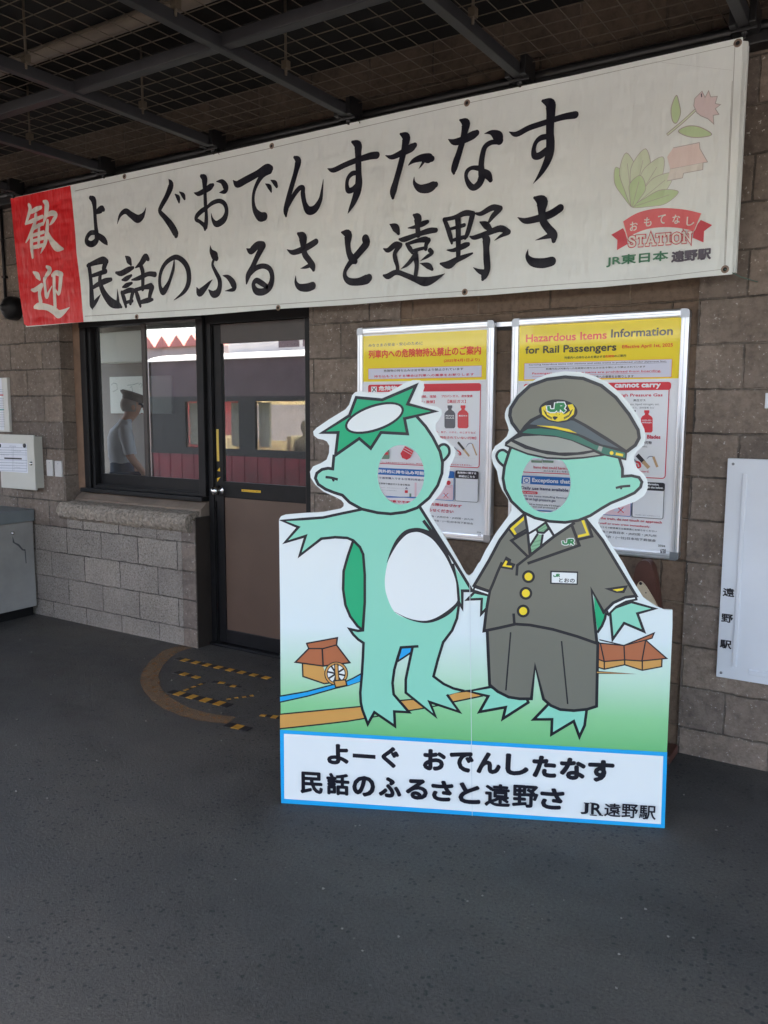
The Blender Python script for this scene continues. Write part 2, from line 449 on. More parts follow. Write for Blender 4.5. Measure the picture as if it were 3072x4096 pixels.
M_DKPAINT = grainy('dark_paint', srgb(58, 50, 44), .6, .3, 5)
WF, WB = 3.79, 3.99          # front and back of the front wall
bld = thing('station_building', 'brown concrete block station front with a dark framed window beside a half glazed door', 'building', (-3, 3.9, 0))
w = MB()
w.box((-10.3, WF, .69), (-5.12, WB, 3.03), M_UP)
w.box((-5.12, WF, 2.17), (-2.907, WB, 3.03), M_UP)
w.box((-2.907, WF, 0), (-2.31, WB, 3.03), M_UP)
w.box((-2.31, WF, 2.95), (-.81, WB, 3.03), M_UP)
w.box((-.81, WF-.004, 0), (5, WB, 3.03), M_UP)
w.box((-10.3, WF-.002, 3.03), (5, WB, 4.7), M_UPSHADE)
w.build('block_wall', bld)
w = MB(); w.box((-2.31, WF+.012, 0), (-.81, WB, 2.95), M_INF); w.build('filled_in_wall', bld)['label'] = 'smoother browner wall section behind the posters'
w = MB(); w.box((-10.3, WF, 0), (-5.12, 3.95, .69), M_LOW); w.box((-5.12, WF, 0), (-3.965, 3.95, .80), M_LOW)
w.box((-3.965, WF+.002, 0), (-3.845, 3.95, .84), M_UP); w.box((-3.845, 3.80, 0), (-3.842, 3.95, .86), M_DKPAINT); w.build('low_wall', bld)['label'] = 'pale rough block wall under the window'
# rough stone nosing and the sloping sill above it
w = MB(); xs = [-5.16, -4.93, -4.62, -4.40, -4.17, -3.868]
for a, b in zip(xs[:-1], xs[1:]):
    prof = [(3.80, .760), (3.766, .764), (3.740, .786), (3.730, .820), (3.738, .854), (3.764, .880), (3.82, .890), (3.88, .894), (3.88, .760)]
    N = 14; vs = []; fs = []
    for i in range(N+1):
        x = a+.002+(b-a-.004)*i/N
        for j, (y, z) in enumerate(prof):
            d = noise.noise(Vector((x*22, y*30, z*30)))*.010+noise.noise(Vector((x*60, y*70, z*70)))*.006 if j < 7 else 0
            vs.append((x, y+d, z+d*.5))
    k = len(prof)
    for i in range(N):
        for j in range(k-1): fs.append([i*k+j, (i+1)*k+j, (i+1)*k+j+1, i*k+j+1])
    fs += [list(range(k)), [N*k+j for j in range(k)][::-1]]
    w.add(vs, fs, M_STONE, False)
ledge = fixn(w.build('window_ledge', bld))
w = MB(); sill = [(3.86, .80), (3.86, .905), (3.945, .965), (3.945, .80)]
w.prism([(-5.115, y, z) for y, z in sill], (1.262, 0, 0), M_SMOOTH); fixn(w.build('sloping_sill', bld))
# wood strip left of the window
w = MB(); p0 = onY(322, 1400, 3.93).x
w.box((-5.118, 3.90, .97), (-5.045, 3.945, 2.168), M_WOODTRIM); w.build('wood_trim', bld)
# interior of the office
M_IN = grainy('interior_wall', srgb(150, 146, 139), 0.8, 0.15, 2); M_INF2 = grainy('interior_floor', srgb(120, 115, 110), 0.6, 0.2, 3)
w = MB(); w.box((-10.3, 3.99, -.02), (-1.2, 7.8, .02), M_INF2); w.build('office_floor', bld)
w = MB(); w.box((-9.9, 7.7, .02), (-5.3, 7.85, 2.7), M_IN); w.box((-5.3, 7.7, .02), (-1.2, 7.85, .4), M_IN); w.box((-5.3, 7.7, 2.5), (-1.2, 7.85, 2.7), M_IN)  # rear opening at the right added out of view to let daylight in
w.box((-10.35, 3.99, .02), (-10.2, 7.85, .7), M_IN); w.box((-10.35, 3.99, .7), (-10.2, 4.3, 2.7), M_IN); w.box((-1.2, 3.99, .02), (-1.05, 7.85, 2.7), M_IN); w.build('office_wall', bld)  # left side left open, unseen, to brighten the office
w = MB(); w.box((-10.35, 3.99, 2.7), (-1.05, 7.85, 2.8), M_IN); w.build('office_ceiling', bld)
# roof and platform canopy
w = MB(); w.box((-10.6, 3.99, 4.7), (6, 8.2, 4.9), M_ROOF); w.box((-16, CANY, 3.50), (7, 3.785, 3.65), M_ROOF)
w.box((-16, 3.15, 3.35), (7, 3.785, 3.50), M_ROOF)
for k in range(9): w.box((-15+k*2.6, CANY, 3.36), (-14.85+k*2.6, 3.15, 3.50), M_ROOF)
w.build('roof', bld)
w = MB(); w.box((-16, CANY-.05, FASZ), (7, CANY, 3.68), grainy('fascia', srgb(120, 88, 66), 0.6, .2, 3)); w.build('fascia_board', bld)

# ---- window
WY = 3.955
win = MB(); gl, gr_ = -4.949, -3.903
win.box((-5.045, 3.90, .965), (-4.985, 3.985, 2.168), M_BLACK, .004)      # left jamb
win.box((-4.985, 3.92, .965), (-4.955, 3.985, 2.168), M_BLACK, .003)
win.box((-3.905, 3.90, .985), (-3.845, 3.985, 2.168), M_BLACK, .004)      # right jamb
win.box((-5.045, 3.895, 2.12), (-3.845, 3.985, 2.168), M_BLACK, .003)
win.box((-5.06, 3.865, .955), (-3.85, 3.985, .985), M_BLACK, .005)          # black sill
win.box((-4.955, 3.905, .985), (-3.905, 3.915, 1.005), M_BLACK, .002)
win.box((-4.955, 3.935, .985), (-3.905, 3.942, 1.015), M_BLACK, .002)
frame = win.build('window', bld)
s = MB(); s.box((-4.955, 3.962, 1.0), (-4.455, 3.984, 1.088), M_BLACK, .003); s.box((-4.955, 3.962, 1.088), (-4.925, 3.984, 2.12), M_BLACK, .003); s.box((-4.48, 3.962, 1.088), (-4.445, 3.984, 2.12), M_BLACK, .003)
s.build('sash', frame)
s = MB(); s.box((-4.452, 3.940, 1.0), (-3.905, 3.960, 1.09), M_BLACK, .003); s.box((-4.452, 3.940, 1.09), (-4.418, 3.960, 2.12), M_BROWNFRAME, .003); s.box((-3.918, 3.940, 1.09), (-3.905, 3.960, 2.12), M_BLACK, .003)
s.build('sash', frame)
g = MB(); g.box((-4.925, 3.972, 1.088), (-4.48, 3.976, 2.12), M_GLASS); g.build('pane', frame)
g = MB(); g.box((-4.418, 3.950, 1.09), (-3.918, 3.954, 2.12), M_DOORGLASS); g.build('pane', frame)
# ---- door
d = MB()
d.box((-3.843, 3.925, 0), (-3.80, 3.985, 2.168), M_BLACK, .003); d.box((-3.80, 3.935, 0), (-3.795, 3.985, 2.09), M_RAIL)
d.box((-3.80, 3.925, 2.085), (-2.905, 3.985, 2.168), M_BLACK, .003); d.box((-3.045, 3.925, 0), (-2.905, 3.985, 2.085), M_BLACK, .003)
d.box((-3.845, 3.90, .0), (-2.907, 3.985, .018), M_BLACK, .003)
dframe = d.build('door_frame', bld)
d = MB()
d.box((-3.793, 3.945, .02), (-3.732, 3.985, 2.082), M_BLACK, .003)
d.box((-3.062, 3.945, .02), (-3.047, 3.985, 2.082), M_BROWNFRAME, .003)
d.box((-3.732, 3.945, 1.962), (-3.062, 3.985, 2.082), M_BROWNFRAME, .003)
d.box((-3.732, 3.945, .985), (-3.062, 3.985, 1.088), M_BLACK, .003)
d.box((-3.732, 3.945, .02), (-3.062, 3.985, .108), M_BLACK, .003)
door = d.build('door', bld)
g = MB(); g.box((-3.732, 3.960, 1.088), (-3.062, 3.964, 1.962), M_DOORGLASS); g.build('pane', door)
g = MB(); g.box((-3.732, 3.955, .108), (-3.062, 3.975, .985), M_PANEL); g.build('lower_panel', door)
kp = onY(868, 1962, 3.945)
g = MB(); g.lathe((kp.x+.028, 3.944, kp.z+.003), (0, -1, 0), [(0, 0), (0, .034), (.004, .034), (.008, .030), (.012, .013), (.03, .012), (.034, .02), (.04, .027), (.055, .029), (.066, .024), (.07, 0)], M_STEEL, 28); g.build('handle', door)
g = MB(); g.box((-3.797, 3.938, .96), (-3.791, 3.944, 1.10), M_STEEL); g.build('latch_plate', door)
pd = Plane((-3.4, 3.9445, 0), (1, 0, 0)); K = crop(800, 1250, 500/763)
M_YEL = grainy('yellow_tape', srgb(222, 190, 84), 0.5, .12, 20); M_YEL2 = mat('yellow_label', srgb(240, 190, 40), .5)
M_BLK2 = mat('black_print', srgb(30, 28, 26), .6)
q = Print(pd); q.rect(K, (99, 712), (118, 908), M_YEL); q.build('tape_mark', door)
q = Print(pd); q.fill(K, [(104, 966), (121, 947), (123, 970)], M_YEL2); q.build('tape_mark', door)
q = Print(pd); q.fill(K, [(104, 1012), (126, 1003), (106, 1034)], M_YEL2)
q.build('tape_mark', door)
q = Print(pd); q.rect(K, (254, 1079), (371, 1101), M_YEL2); q.text(K, '関係者以外立入禁止', (259, 1084), (366, 1096), M_BLK2, .03); q.build('door_label', door)

# ================================================================== CEILING GRID, RAIL
cg = thing('mesh_ceiling', 'dark steel grid with wire mesh hung under the canopy above the banner', 'ceiling grid', (-2.5, 1.5, 3.03))
BX = [-.66-.943*k for k in range(-2, 7)]; BYS = [2.735, 1.79, .85, -.1]
for x in BX:
    b = MB(); b.box((x-.022, CANY+.02, 3.035), (x+.022, 3.70, 3.085), M_BEAM, .004); b.build('beam', cg)
for y in BYS:
    b = MB(); b.box((BX[-1]-.4, y-.026, 3.045), (BX[0]+.2, y+.026, 3.095), M_BEAM, .004); b.build('beam', cg)
b = MB(); x = BX[-1]-.4
wr = .0023
while x < BX[0]+.2:
    b.tube([(x, CANY+.05, 3.098), (x, 3.74, 3.098)], wr, M_WIRE, 4, False); x += .1048
y = 3.68
while y > CANY+.05:
    b.tube([(BX[-1]-.4, y, 3.102), (BX[0]+.2, y, 3.102)], wr, M_WIRE, 4, False); y -= .105
b.build('wire_mesh', cg)
for x in BX:
    for y in (3.12, 2.45, 1.3):
        b = MB(); b.tube([(x+.03, y, 3.06), (x+.03, y, 3.38)], .006, M_WIRE, 6); b.box((x+.015, y-.015, 3.085), (x+.045, y+.015, 3.12), M_WIRE); b.build('hanger_rod', cg)
for x in BX:
    b = MB(); b.box((x-.05, 3.60, 3.03), (x-.024, 3.715, 3.12), M_RAIL, .003); b.box((x+.024, 3.60, 3.03), (x+.05, 3.715, 3.12), M_RAIL, .003)
    b.box((x-.05, 3.64, 3.02), (x+.05, 3.70, 3.034), M_RAIL, .003); b.lathe((x, 3.66, 3.02), (0, 0, -1), [(0, .012), (.008, .012), (.01, .006), (.02, .006), (.02, 0)], M_RAIL, 10); b.build('bracket', cg)
b = MB(); b.box((-6.2, 3.70, 2.985), (4.5, 3.785, 3.035), M_RAIL, .006); b.tube([(-6.2, 3.735, 3.058), (4.5, 3.735, 3.058)], .024, M_RAIL, 10)
top(b, 'wall_rail', (-1, 3.75, 2.985), 'black rail along the wall right above the long banner', 'rail')
b = MB(); pa = onZ(.617*200, .617*385, 3.33); pb = onZ(.617*1050, .617*50, 3.33); ym = (pa.y+pb.y)/2
b.tube([(-9, ym, 3.33), (5, ym, 3.33)], .035, grainy('dusty_pipe', srgb(110, 98, 86), .7, .3, 4), 12)
for k in range(5): b.tube([(-8+k*3, ym, 3.37), (-8+k*3, ym, 3.38)], .006, M_WIRE, 6)
top(b, 'ceiling_pipe', (-2, ym, 3.5), 'thick dusty pipe running above the wire mesh ceiling', 'pipe')

# ================================================================== BANNER
BY = 3.665
bp = Plane((0, BY, 0), (1, 0, 0))
def vinyl(name, col, wr=.5):
    m = mat(name, col, .42); t = NT(m); v = t.pos()
    s1 = t.noise(t.pos((2.2, 1, 1.2)), 2.6, 3); s2 = t.noise(t.pos((9, 1, 2.2)), 2.0, 2)
    h = t.math('ADD', s1, t.math('MULTIPLY', s2, .35))
    s3 = t.noise(t.pos((1.2, 1, 5)), 1.6, 2)
    h = t.math('ADD', h, t.math('MULTIPLY', s3, .5))
    t.l(t.bump(h, .055*wr), t.b.inputs['Normal'])
    d = t.noise(v, 1.7, 4, .5)
    dk = tuple(c*.93 for c in col[:3])+(1,)
    t.l(t.ramp(d, [(.3, dk), (.6, col)]), t.b.inputs['Base Color'])
    return m
M_VIN = vinyl('banner_vinyl', srgb(232, 236, 232)); M_VRED = vinyl('banner_red', srgb(224, 30, 36), .7)
M_BINK = vinyl('banner_ink', srgb(30, 29, 40)); M_BINK.node_tree.nodes['Principled BSDF'].inputs['Specular IOR Level'].default_value = .25; M_VWH = vinyl('banner_white', srgb(228, 222, 212), 1.0)
ban = thing('banner', 'long white banner with black brush lettering and a red left end', 'banner', (-3.0, BY, 2.08))
out = [bp.st(p) for p in [(43, 793), (281, 741), (900, 607), (1600, 447), (2300, 300), (2972, 148), (2962, 430), (2946, 790), (2928, 1097), (2760, 1112), (2640, 1126), (2400, 1149), (2200, 1160), (1950, 1181), (1700, 1194), (1400, 1219), (1100, 1236), (820, 1260), (560, 1275), (335, 1288), (104, 1308), (78, 1080), (58, 920)]]
b = MB(); b.prism([bp.to3(a, c, 0) for a, c in out], (0, .003, 0), M_VIN); fixn(b.build('sheet', ban))
tr = [bp.st(p) for p in [(2960, 155), (2989, 157), (2939, 1086), (2915, 1090)]]
b = MB(); b.prism([bp.to3(a, c, -.02) for a, c in tr], (0, .03, 0), M_VIN); fixn(b.build('backing_board', ban))
B1 = crop(0, 740, .36166); B2 = crop(560, 560, .36166); B3 = crop(1000, 500, .36166); B4 = crop(1500, 350, .36166); B5 = crop(1800, 350, .36166)
q = Print(bp); q.fill(B1, [(117, 150), (778, 8), (800, 200), (835, 560), (845, 740), (890, 1100), (925, 1515), (300, 1560), (268, 1540), (215, 1180), (150, 500)], M_VRED)
q.build('red_end', ban)
q = Print(bp, .0008)
for s in [
 [(320,220,26),(334,262,36),(312,350,30),(284,432,16)], [(345,300,26),(400,270,36),(455,248,24)], [(285,428,18),(370,392,30),(470,350,26)],
 [(398,330,30),(385,420,32),(345,530,34),(288,636,10)], [(350,560,30),(350,680,36),(362,800,22)], [(378,478,26),(410,458,28),(480,425,22)],
 [(352,562,24),(420,540,26),(485,520,24)], [(352,622,22),(420,604,24),(485,586,24)], [(352,694,24),(420,678,28),(494,660,24)], [(432,440,24),(432,560,28),(428,680,28)],
 [(482,182,18),(518,215,52),(508,330,40),(478,440,14)], [(506,345,26),(570,312,38),(622,330,34),(585,400,30),(552,440,10)],
 [(528,400,30),(520,520,40),(500,640,38),(452,755,6)], [(520,510,24),(565,610,44),(630,690,58),(702,708,14)],
 [(372,965,16),(415,1000,46),(442,1042,22)], [(350,1160,16),(390,1160,34),(462,1112,36)], [(455,1118,38),(438,1200,34),(452,1290,40)],
 [(385,1352,24),(430,1340,48),(520,1352,44),(600,1390,56),(660,1428,56),(770,1355,5)], [(518,905,22),(555,940,42),(512,1008,30),(492,1060,28)],
 [(492,1040,28),(500,1130,28),(518,1235,34),(545,1180,18),(575,1120,8)], [(580,1000,26),(620,972,36),(682,990,40)], [(676,990,42),(666,1120,38),(650,1205,26),(612,1150,10)], [(600,1005,32),(602,1150,34),(612,1345,34)],
]: q.brush(B1, s, M_VWH)
q.build('red_end_lettering', ban)
q = Print(bp, .0008)
G = {
'B1': [
 [(1000,140,30),(1036,170,54),(1048,250,42),(1052,350,36),(1060,450,38),(1068,530,46),(1075,590,50)], [(1060,528,34),(1005,530,36),(965,578,38),(962,630,44),(1010,655,46),(1062,622,50),(1080,560,42)],
 [(1085,560,42),(1140,600,52),(1175,638,36),(1187,660,12)], [(1066,302,30),(1100,280,52),(1130,266,52),(1148,274,30)],
 [(1298,430,4),(1330,335,30),(1390,290,42),(1450,330,50),(1520,375,62),(1570,350,50),(1600,300,22),(1615,250,4)],
 [(985,890,40),(1000,1000,38),(1010,1120,42),(1015,1230,50),(1020,1330,52),(1024,1370,12)], [(970,892,26),(1060,855,42),(1140,832,55),(1182,846,40)], [(1175,850,45),(1150,920,46),(1160,960,30)],
 [(1010,1008,26),(1080,985,32),(1170,955,38)], [(1115,980,30),(1106,1050,40),(1130,1150,48),(1180,1240,58),(1240,1305,68),(1310,1330,52),(1345,1350,20)], [(1306,1320,45),(1305,1240,25),(1298,1150,3)],
 [(1015,1145,26),(1080,1102,36),(1160,1065,45),(1230,1045,30)], [(1030,1330,40),(1075,1270,30),(1115,1210,3)],
 [(1390,790,12),(1425,830,55),(1450,880,22)], [(1285,970,20),(1340,978,42),(1420,938,45),(1475,915,25)], [(1352,1050,14),(1400,1036,40),(1455,1000,20)], [(1358,1130,14),(1400,1112,38),(1460,1085,20)],
 [(1350,1190,32),(1375,1260,42),(1395,1345,25)], [(1355,1195,32),(1430,1165,40),(1478,1168,36)], [(1475,1170,40),(1455,1250,36),(1445,1310,30)], [(1395,1300,26),(1465,1282,28)],
 [(1500,915,10),(1560,868,44),(1610,800,58),(1640,820,34)], [(1555,880,40),(1580,960,42),(1582,1060,38),(1580,1150,36)], [(1460,1050,12),(1540,1030,36),(1640,985,36),(1715,990,44)],
 [(1500,1160,30),(1530,1250,44),(1555,1340,25)], [(1505,1160,30),(1600,1132,34),(1670,1120,52)], [(1682,1135,52),(1660,1220,40),(1655,1275,32)], [(1555,1298,30),(1640,1275,42),(1690,1268,22)]],
'B2': [
 [(320,435,6),(345,500,58),(300,620,50),(240,730,42),(222,790,36),(280,860,46),(350,950,60),(395,1030,60),(402,1055,44)], [(390,600,8),(425,640,40),(435,690,18)], [(440,575,8),(480,612,38),(495,650,24)],
 [(600,585,6),(650,595,38),(720,560,46),(780,520,54),(808,500,32)], [(680,400,30),(715,430,62),(718,520,44),(722,600,36),(726,700,38),(735,800,34),(735,900,42),(725,970,46),(722,990,24)],
 [(735,755,40),(680,790,42),(632,840,40),(625,880,34),(665,905,30),(720,950,40)], [(740,752,26),(800,700,36),(880,675,36),(940,710,40),(960,790,42),(930,880,58),(850,930,52),(805,880,25),(790,812,4)], [(850,460,8),(910,462,40),(950,520,58),(940,568,44),(882,582,6)],
 [(1035,450,10),(1080,490,58),(1180,440,62),(1300,375,60),(1400,310,66),(1448,318,56)], [(1440,345,50),(1370,380,50),(1310,460,42),(1265,570,34),(1255,680,34),(1275,780,50),(1330,848,78),(1376,848,74)], [(1390,485,6),(1435,520,42),(1455,575,15)], [(1450,445,8),(1495,475,42),(1515,515,28)],
 [(382,1325,8),(370,1430,30),(330,1560,34),(290,1640,50),(255,1680,54),(225,1620,34),(222,1520,34),(250,1420,36),(310,1340,38),(400,1296,40),(480,1340,46),(530,1420,50),(545,1520,50),(530,1610,46),(480,1690,32),(378,1772,3)],
 [(780,1168,4),(790,1230,38),(828,1280,74),(848,1310,46)], [(822,1320,25),(805,1380,28),(840,1460,36),(880,1540,44),(885,1620,48),(860,1690,62),(810,1705,56),(765,1660,12)], [(630,1630,6),(660,1690,64),(720,1640,50),(770,1580,25),(805,1545,3)], [(920,1500,6),(980,1520,40),(1035,1590,60),(1038,1650,40),(945,1670,4)],
 [(1185,1205,12),(1230,1228,60),(1300,1168,68),(1360,1160,60)], [(1365,1170,60),(1310,1270,55),(1250,1400,50),(1200,1500,55),(1182,1588,16)], [(1200,1510,30),(1280,1422,44),(1370,1395,44),(1440,1430,48),(1465,1520,50),(1440,1620,62),(1370,1678,60),(1290,1672,60),(1257,1600,40),(1290,1555,48),(1350,1585,50),(1405,1622,40)]],
'B3': [
 [(495,358,25),(535,400,68),(510,520,52),(470,660,52),(430,800,52),(400,940,55),(402,1010,20)], [(420,900,40),(480,790,45),(545,705,46),(590,695,40),(588,760,50),(608,870,50),(650,945,72),(720,930,70),(780,830,45),(800,720,25),(815,600,3)],
 [(865,485,10),(930,500,46),(1060,440,50),(1200,385,52),(1330,345,64),(1405,336,66)], [(1135,188,25),(1195,225,82),(1200,320,70),(1202,430,66),(1205,550,66),(1206,640,78),(1190,740,80),(1150,850,60),(1110,930,32),(1085,980,4)], [(1190,530,40),(1132,540,46),(1088,590,40),(1075,660,40),(1088,722,52),(1132,720,52),(1180,680,56)],
 [(415,1380,8),(480,1410,45),(590,1375,58),(680,1325,60),(732,1292,56)], [(535,1202,25),(585,1242,88),(595,1340,62),(610,1430,60),(660,1500,58),(695,1560,64),(706,1602,34)], [(684,1545,44),(620,1572,30),(562,1588,3)], [(510,1668,4),(510,1740,30),(550,1792,58),(630,1800,74),(696,1780,72)],
 [(1020,1188,20),(1085,1212,86),(1085,1320,62),(1100,1420,60),(1140,1488,78),(1168,1510,50)], [(1280,1258,78),(1290,1312,78),(1230,1390,70),(1160,1470,65),(1100,1540,50),(1055,1620,40),(1060,1690,50),(1110,1732,64),(1200,1735,70),(1288,1710,88),(1318,1692,74)]],
'B4': [
 [(122,755,8),(190,772,44),(290,730,60),(400,672,78),(442,642,54)], [(285,515,20),(345,552,88),(335,650,72),(310,760,64),(275,900,64),(235,1040,64),(205,1150,74),(202,1220,34)], [(375,860,10),(430,812,45),(520,780,70),(600,785,92),(632,790,60)], [(545,815,34),(512,868,20),(488,900,3)], [(437,990,4),(440,1060,35),(500,1118,72),(590,1115,92),(648,1086,82),(672,1076,58)],
 [(815,575,8),(880,605,60),(980,580,74),(1080,532,82),(1126,506,62)], [(945,362,20),(1005,397,92),(995,490,74),(970,600,66),(935,720,66),(898,830,74),(877,910,66),(876,950,30)], [(1215,512,5),(1290,500,48),(1358,540,106),(1380,590,84)], [(1372,608,44),(1290,610,50),(1220,660,55),(1190,760,60),(1178,870,64),(1186,960,80)], [(1180,900,60),(1080,890,40),(1022,930,45),(1012,1000,40),(1050,1080,58),(1100,1108,64),(1160,1060,74),(1190,980,80)], [(1190,940,75),(1250,970,82),(1282,1026,48)],
 [(170,1515,12),(230,1552,76),(264,1616,32)], [(100,1785,14),(150,1800,48),(230,1740,58),(288,1740,40)], [(280,1750,50),(225,1830,44),(230,1900,48),(252,1980,40),(250,2050,44)], [(100,2080,22),(150,2088,58),(240,2045,50),(350,2080,50),(450,2120,60),(560,2148,90),(660,2120,60),(775,2060,3)],
 [(432,1412,24),(475,1445,86),(475,1540,54),(482,1630,58)], [(370,1555,10),(440,1545,35),(530,1510,54),(585,1486,38)], [(275,1680,22),(330,1680,52),(470,1630,44),(600,1588,58),(676,1580,48)],
 [(352,1732,28),(390,1782,48),(418,1830,30)], [(362,1732,30),(470,1696,40),(560,1682,58),(600,1692,32)], [(594,1692,54),(570,1740,44),(566,1788,38)], [(402,1812,26),(490,1790,34),(575,1770,28)], [(460,1820,40),(420,1890,45),(360,1960,36),(288,2010,3)], [(450,1860,66),(465,1960,46),(455,2070,46)], [(612,1802,48),(638,1830,34),(580,1872,34),(505,1920,3)], [(500,1945,4),(590,1972,58),(636,2012,32)],
 [(772,1462,42),(810,1560,50),(840,1660,48),(854,1724,26)], [(770,1462,38),(880,1440,42),(1000,1392,58),(1088,1396,50)], [(1082,1410,60),(1055,1520,54),(1025,1620,50),(1002,1666,36)], [(920,1450,62),(925,1560,58),(926,1700,56),(925,1850,50),(920,1900,40)], [(842,1565,30),(920,1545,36),(990,1524,40)], [(870,1690,32),(940,1670,44),(1020,1648,34)], [(802,1800,12),(880,1800,40),(990,1752,60),(1034,1736,44)], [(730,1950,22),(820,1962,82),(900,1912,60),(1000,1870,44),(1080,1836,20)],
 [(1120,1395,22),(1180,1396,46),(1300,1332,62),(1388,1340,58)], [(1380,1350,60),(1312,1420,54),(1268,1484,30)], [(1166,1490,14),(1228,1522,72),(1278,1570,50)], [(1056,1650,16),(1110,1660,48),(1250,1612,54),(1390,1562,68),(1478,1600,58)], [(1470,1610,50),(1400,1642,34),(1325,1695,3)], [(1200,1642,40),(1235,1682,86),(1235,1780,68),(1240,1900,74),(1245,2010,70),(1212,2088,70),(1196,2124,32)], [(1212,2050,66),(1150,2030,40),(1090,1990,3)]],
'B5': [
 [(662,495,10),(740,520,54),(880,450,58),(1060,390,58),(1250,330,64),(1388,306,76)], [(1030,152,30),(1110,182,106),(1120,280,98),(1112,400,90),(1110,520,86),(1115,620,94),(1105,740,90),(1060,860,74),(990,980,40),(925,1065,4)], [(1090,545,55),(1010,560,58),(955,610,45),(930,690,48),(942,758,68),(1000,755,74),(1070,700,70)],
 [(755,1440,8),(840,1477,60),(980,1450,74),(1120,1402,84),(1222,1336,82)], [(940,1222,30),(1020,1264,126),(1020,1370,84),(1035,1480,80),(1090,1560,84),(1150,1632,86),(1152,1698,48)], [(1124,1636,64),(1030,1666,30),(948,1692,3)], [(868,1790,4),(860,1870,45),(920,1932,88),(1030,1945,102),(1128,1925,98)]]}
for k, C in (('B1', B1), ('B2', B2), ('B3', B3), ('B4', B4), ('B5', B5)):
    for s in G[k]: q.brush(C, s, M_BINK)
q.build('lettering', ban)
# emblem at the right end: ribbon, station name, faded sprig and farmhouse
E1 = crop(2300, 300, .40989)
M_RIB = vinyl('ribbon_red', srgb(226, 108, 110)); M_RIBD = vinyl('ribbon_dark', srgb(206, 72, 82)); M_GRN = vinyl('print_green', srgb(60, 122, 88)); M_DKP = vinyl('print_dark', srgb(84, 76, 88))
M_PG = vinyl('faded_green', srgb(214, 224, 196)); M_PG2 = vinyl('faded_green_deep', srgb(196, 216, 168)); M_PK = vinyl('faded_pink', srgb(232, 212, 204)); M_FL = vinyl('faded_grey_line', srgb(176, 166, 160)); M_FP = vinyl('faded_petal', srgb(222, 204, 202))
q = Print(bp, .0006)
lv0 = (560, 1290)
for tip, wd in (((400, 900), 70), ((500, 760), 85), ((690, 720), 95), ((860, 800), 95), ((960, 960), 85), ((1010, 1140), 70), ((640, 980), 80)):
    dx, dy = tip[0]-lv0[0], tip[1]-lv0[1]; L_ = math.hypot(dx, dy); nx, ny = -dy/L_, dx/L_
    lf = [lv0, (lv0[0]+dx*.35+nx*wd*.7, lv0[1]+dy*.35+ny*wd*.7), (lv0[0]+dx*.68+nx*wd, lv0[1]+dy*.68+ny*wd), tip, (lv0[0]+dx*.68-nx*wd, lv0[1]+dy*.68-ny*wd), (lv0[0]+dx*.35-nx*wd*.7, lv0[1]+dy*.35-ny*wd*.7)]
    q.fill(E1, lf, M_PG if wd > 80 else M_PG2, True); q.line(E1, lf, M_FL, 5, True, True); q.line(E1, [lv0, (lv0[0]+dx*.8, lv0[1]+dy*.8)], M_FL, 4)
q.line(E1, [(905,580),(1060,450),(1200,320)], M_FL, 30, True); q.line(E1, [(905,580),(1060,450),(1200,320)], M_PG, 14, True)
for lf in ([(990,200),(940,320),(950,440),(990,470),(1030,380),(1020,290)], [(1010,550),(1100,500),(1220,510),(1335,580),(1220,610),(1100,600)]):
    q.fill(E1, lf, M_PG2, True); q.line(E1, lf, M_FL, 8, True, True)
pet = [(1160,300),(1170,230),(1240,160),(1270,220),(1305,155),(1325,215),(1390,210),(1370,280),(1420,290),(1370,330),(1405,385),(1350,395),(1355,480),(1300,430),(1230,400),(1190,370)]
q.fill(E1, pet, M_FP); q.line(E1, pet, M_FL, 7, closed=True); q.fill(E1, [(1228,190),(1240,176),(1242,215),(1232,220)], M_DKP)
q.fill(E1, [(960,712),(1215,660),(1220,720),(1295,850),(930,920),(900,800)], M_PK); q.line(E1, [(960,712),(1215,660),(1220,720),(1295,850),(930,920)], M_FL, 6)
q.fill(E1, [(930,920),(1250,858),(1248,925),(1060,960),(1050,1005),(900,1030)], M_VWH); q.line(E1, [(1250,858),(1248,925),(1060,960),(1050,1005),(900,1035)], M_FL, 6)
for tl in ([(470,1495),(355,1560),(415,1610),(410,1710),(515,1650),(505,1560)], [(1228,1415),(1340,1465),(1260,1525),(1255,1635),(1150,1590),(1165,1500)]): q.fill(E1, tl, M_RIBD)
top_ = [(468,1432),(600,1352),(750,1310),(900,1300),(1080,1316),(1236,1352)]; bot_ = [(1166,1522),(1000,1492),(850,1486),(700,1506),(560,1560),(512,1592)]
q.fill(E1, catmull(top_, 5)+catmull(bot_, 5), M_RIB); q.line(E1, [(468,1432),(512,1592)], M_VWH, 8); q.line(E1, [(1236,1352),(1166,1522)], M_VWH, 8)
for ch, x, y in (('お', 575, 1478), ('も', 712, 1436), ('て', 848, 1412), ('な', 990, 1410), ('し', 1128, 1428)): q.text(E1, ch, (x-36, y-42), (x+36, y+40), M_VWH, .02)
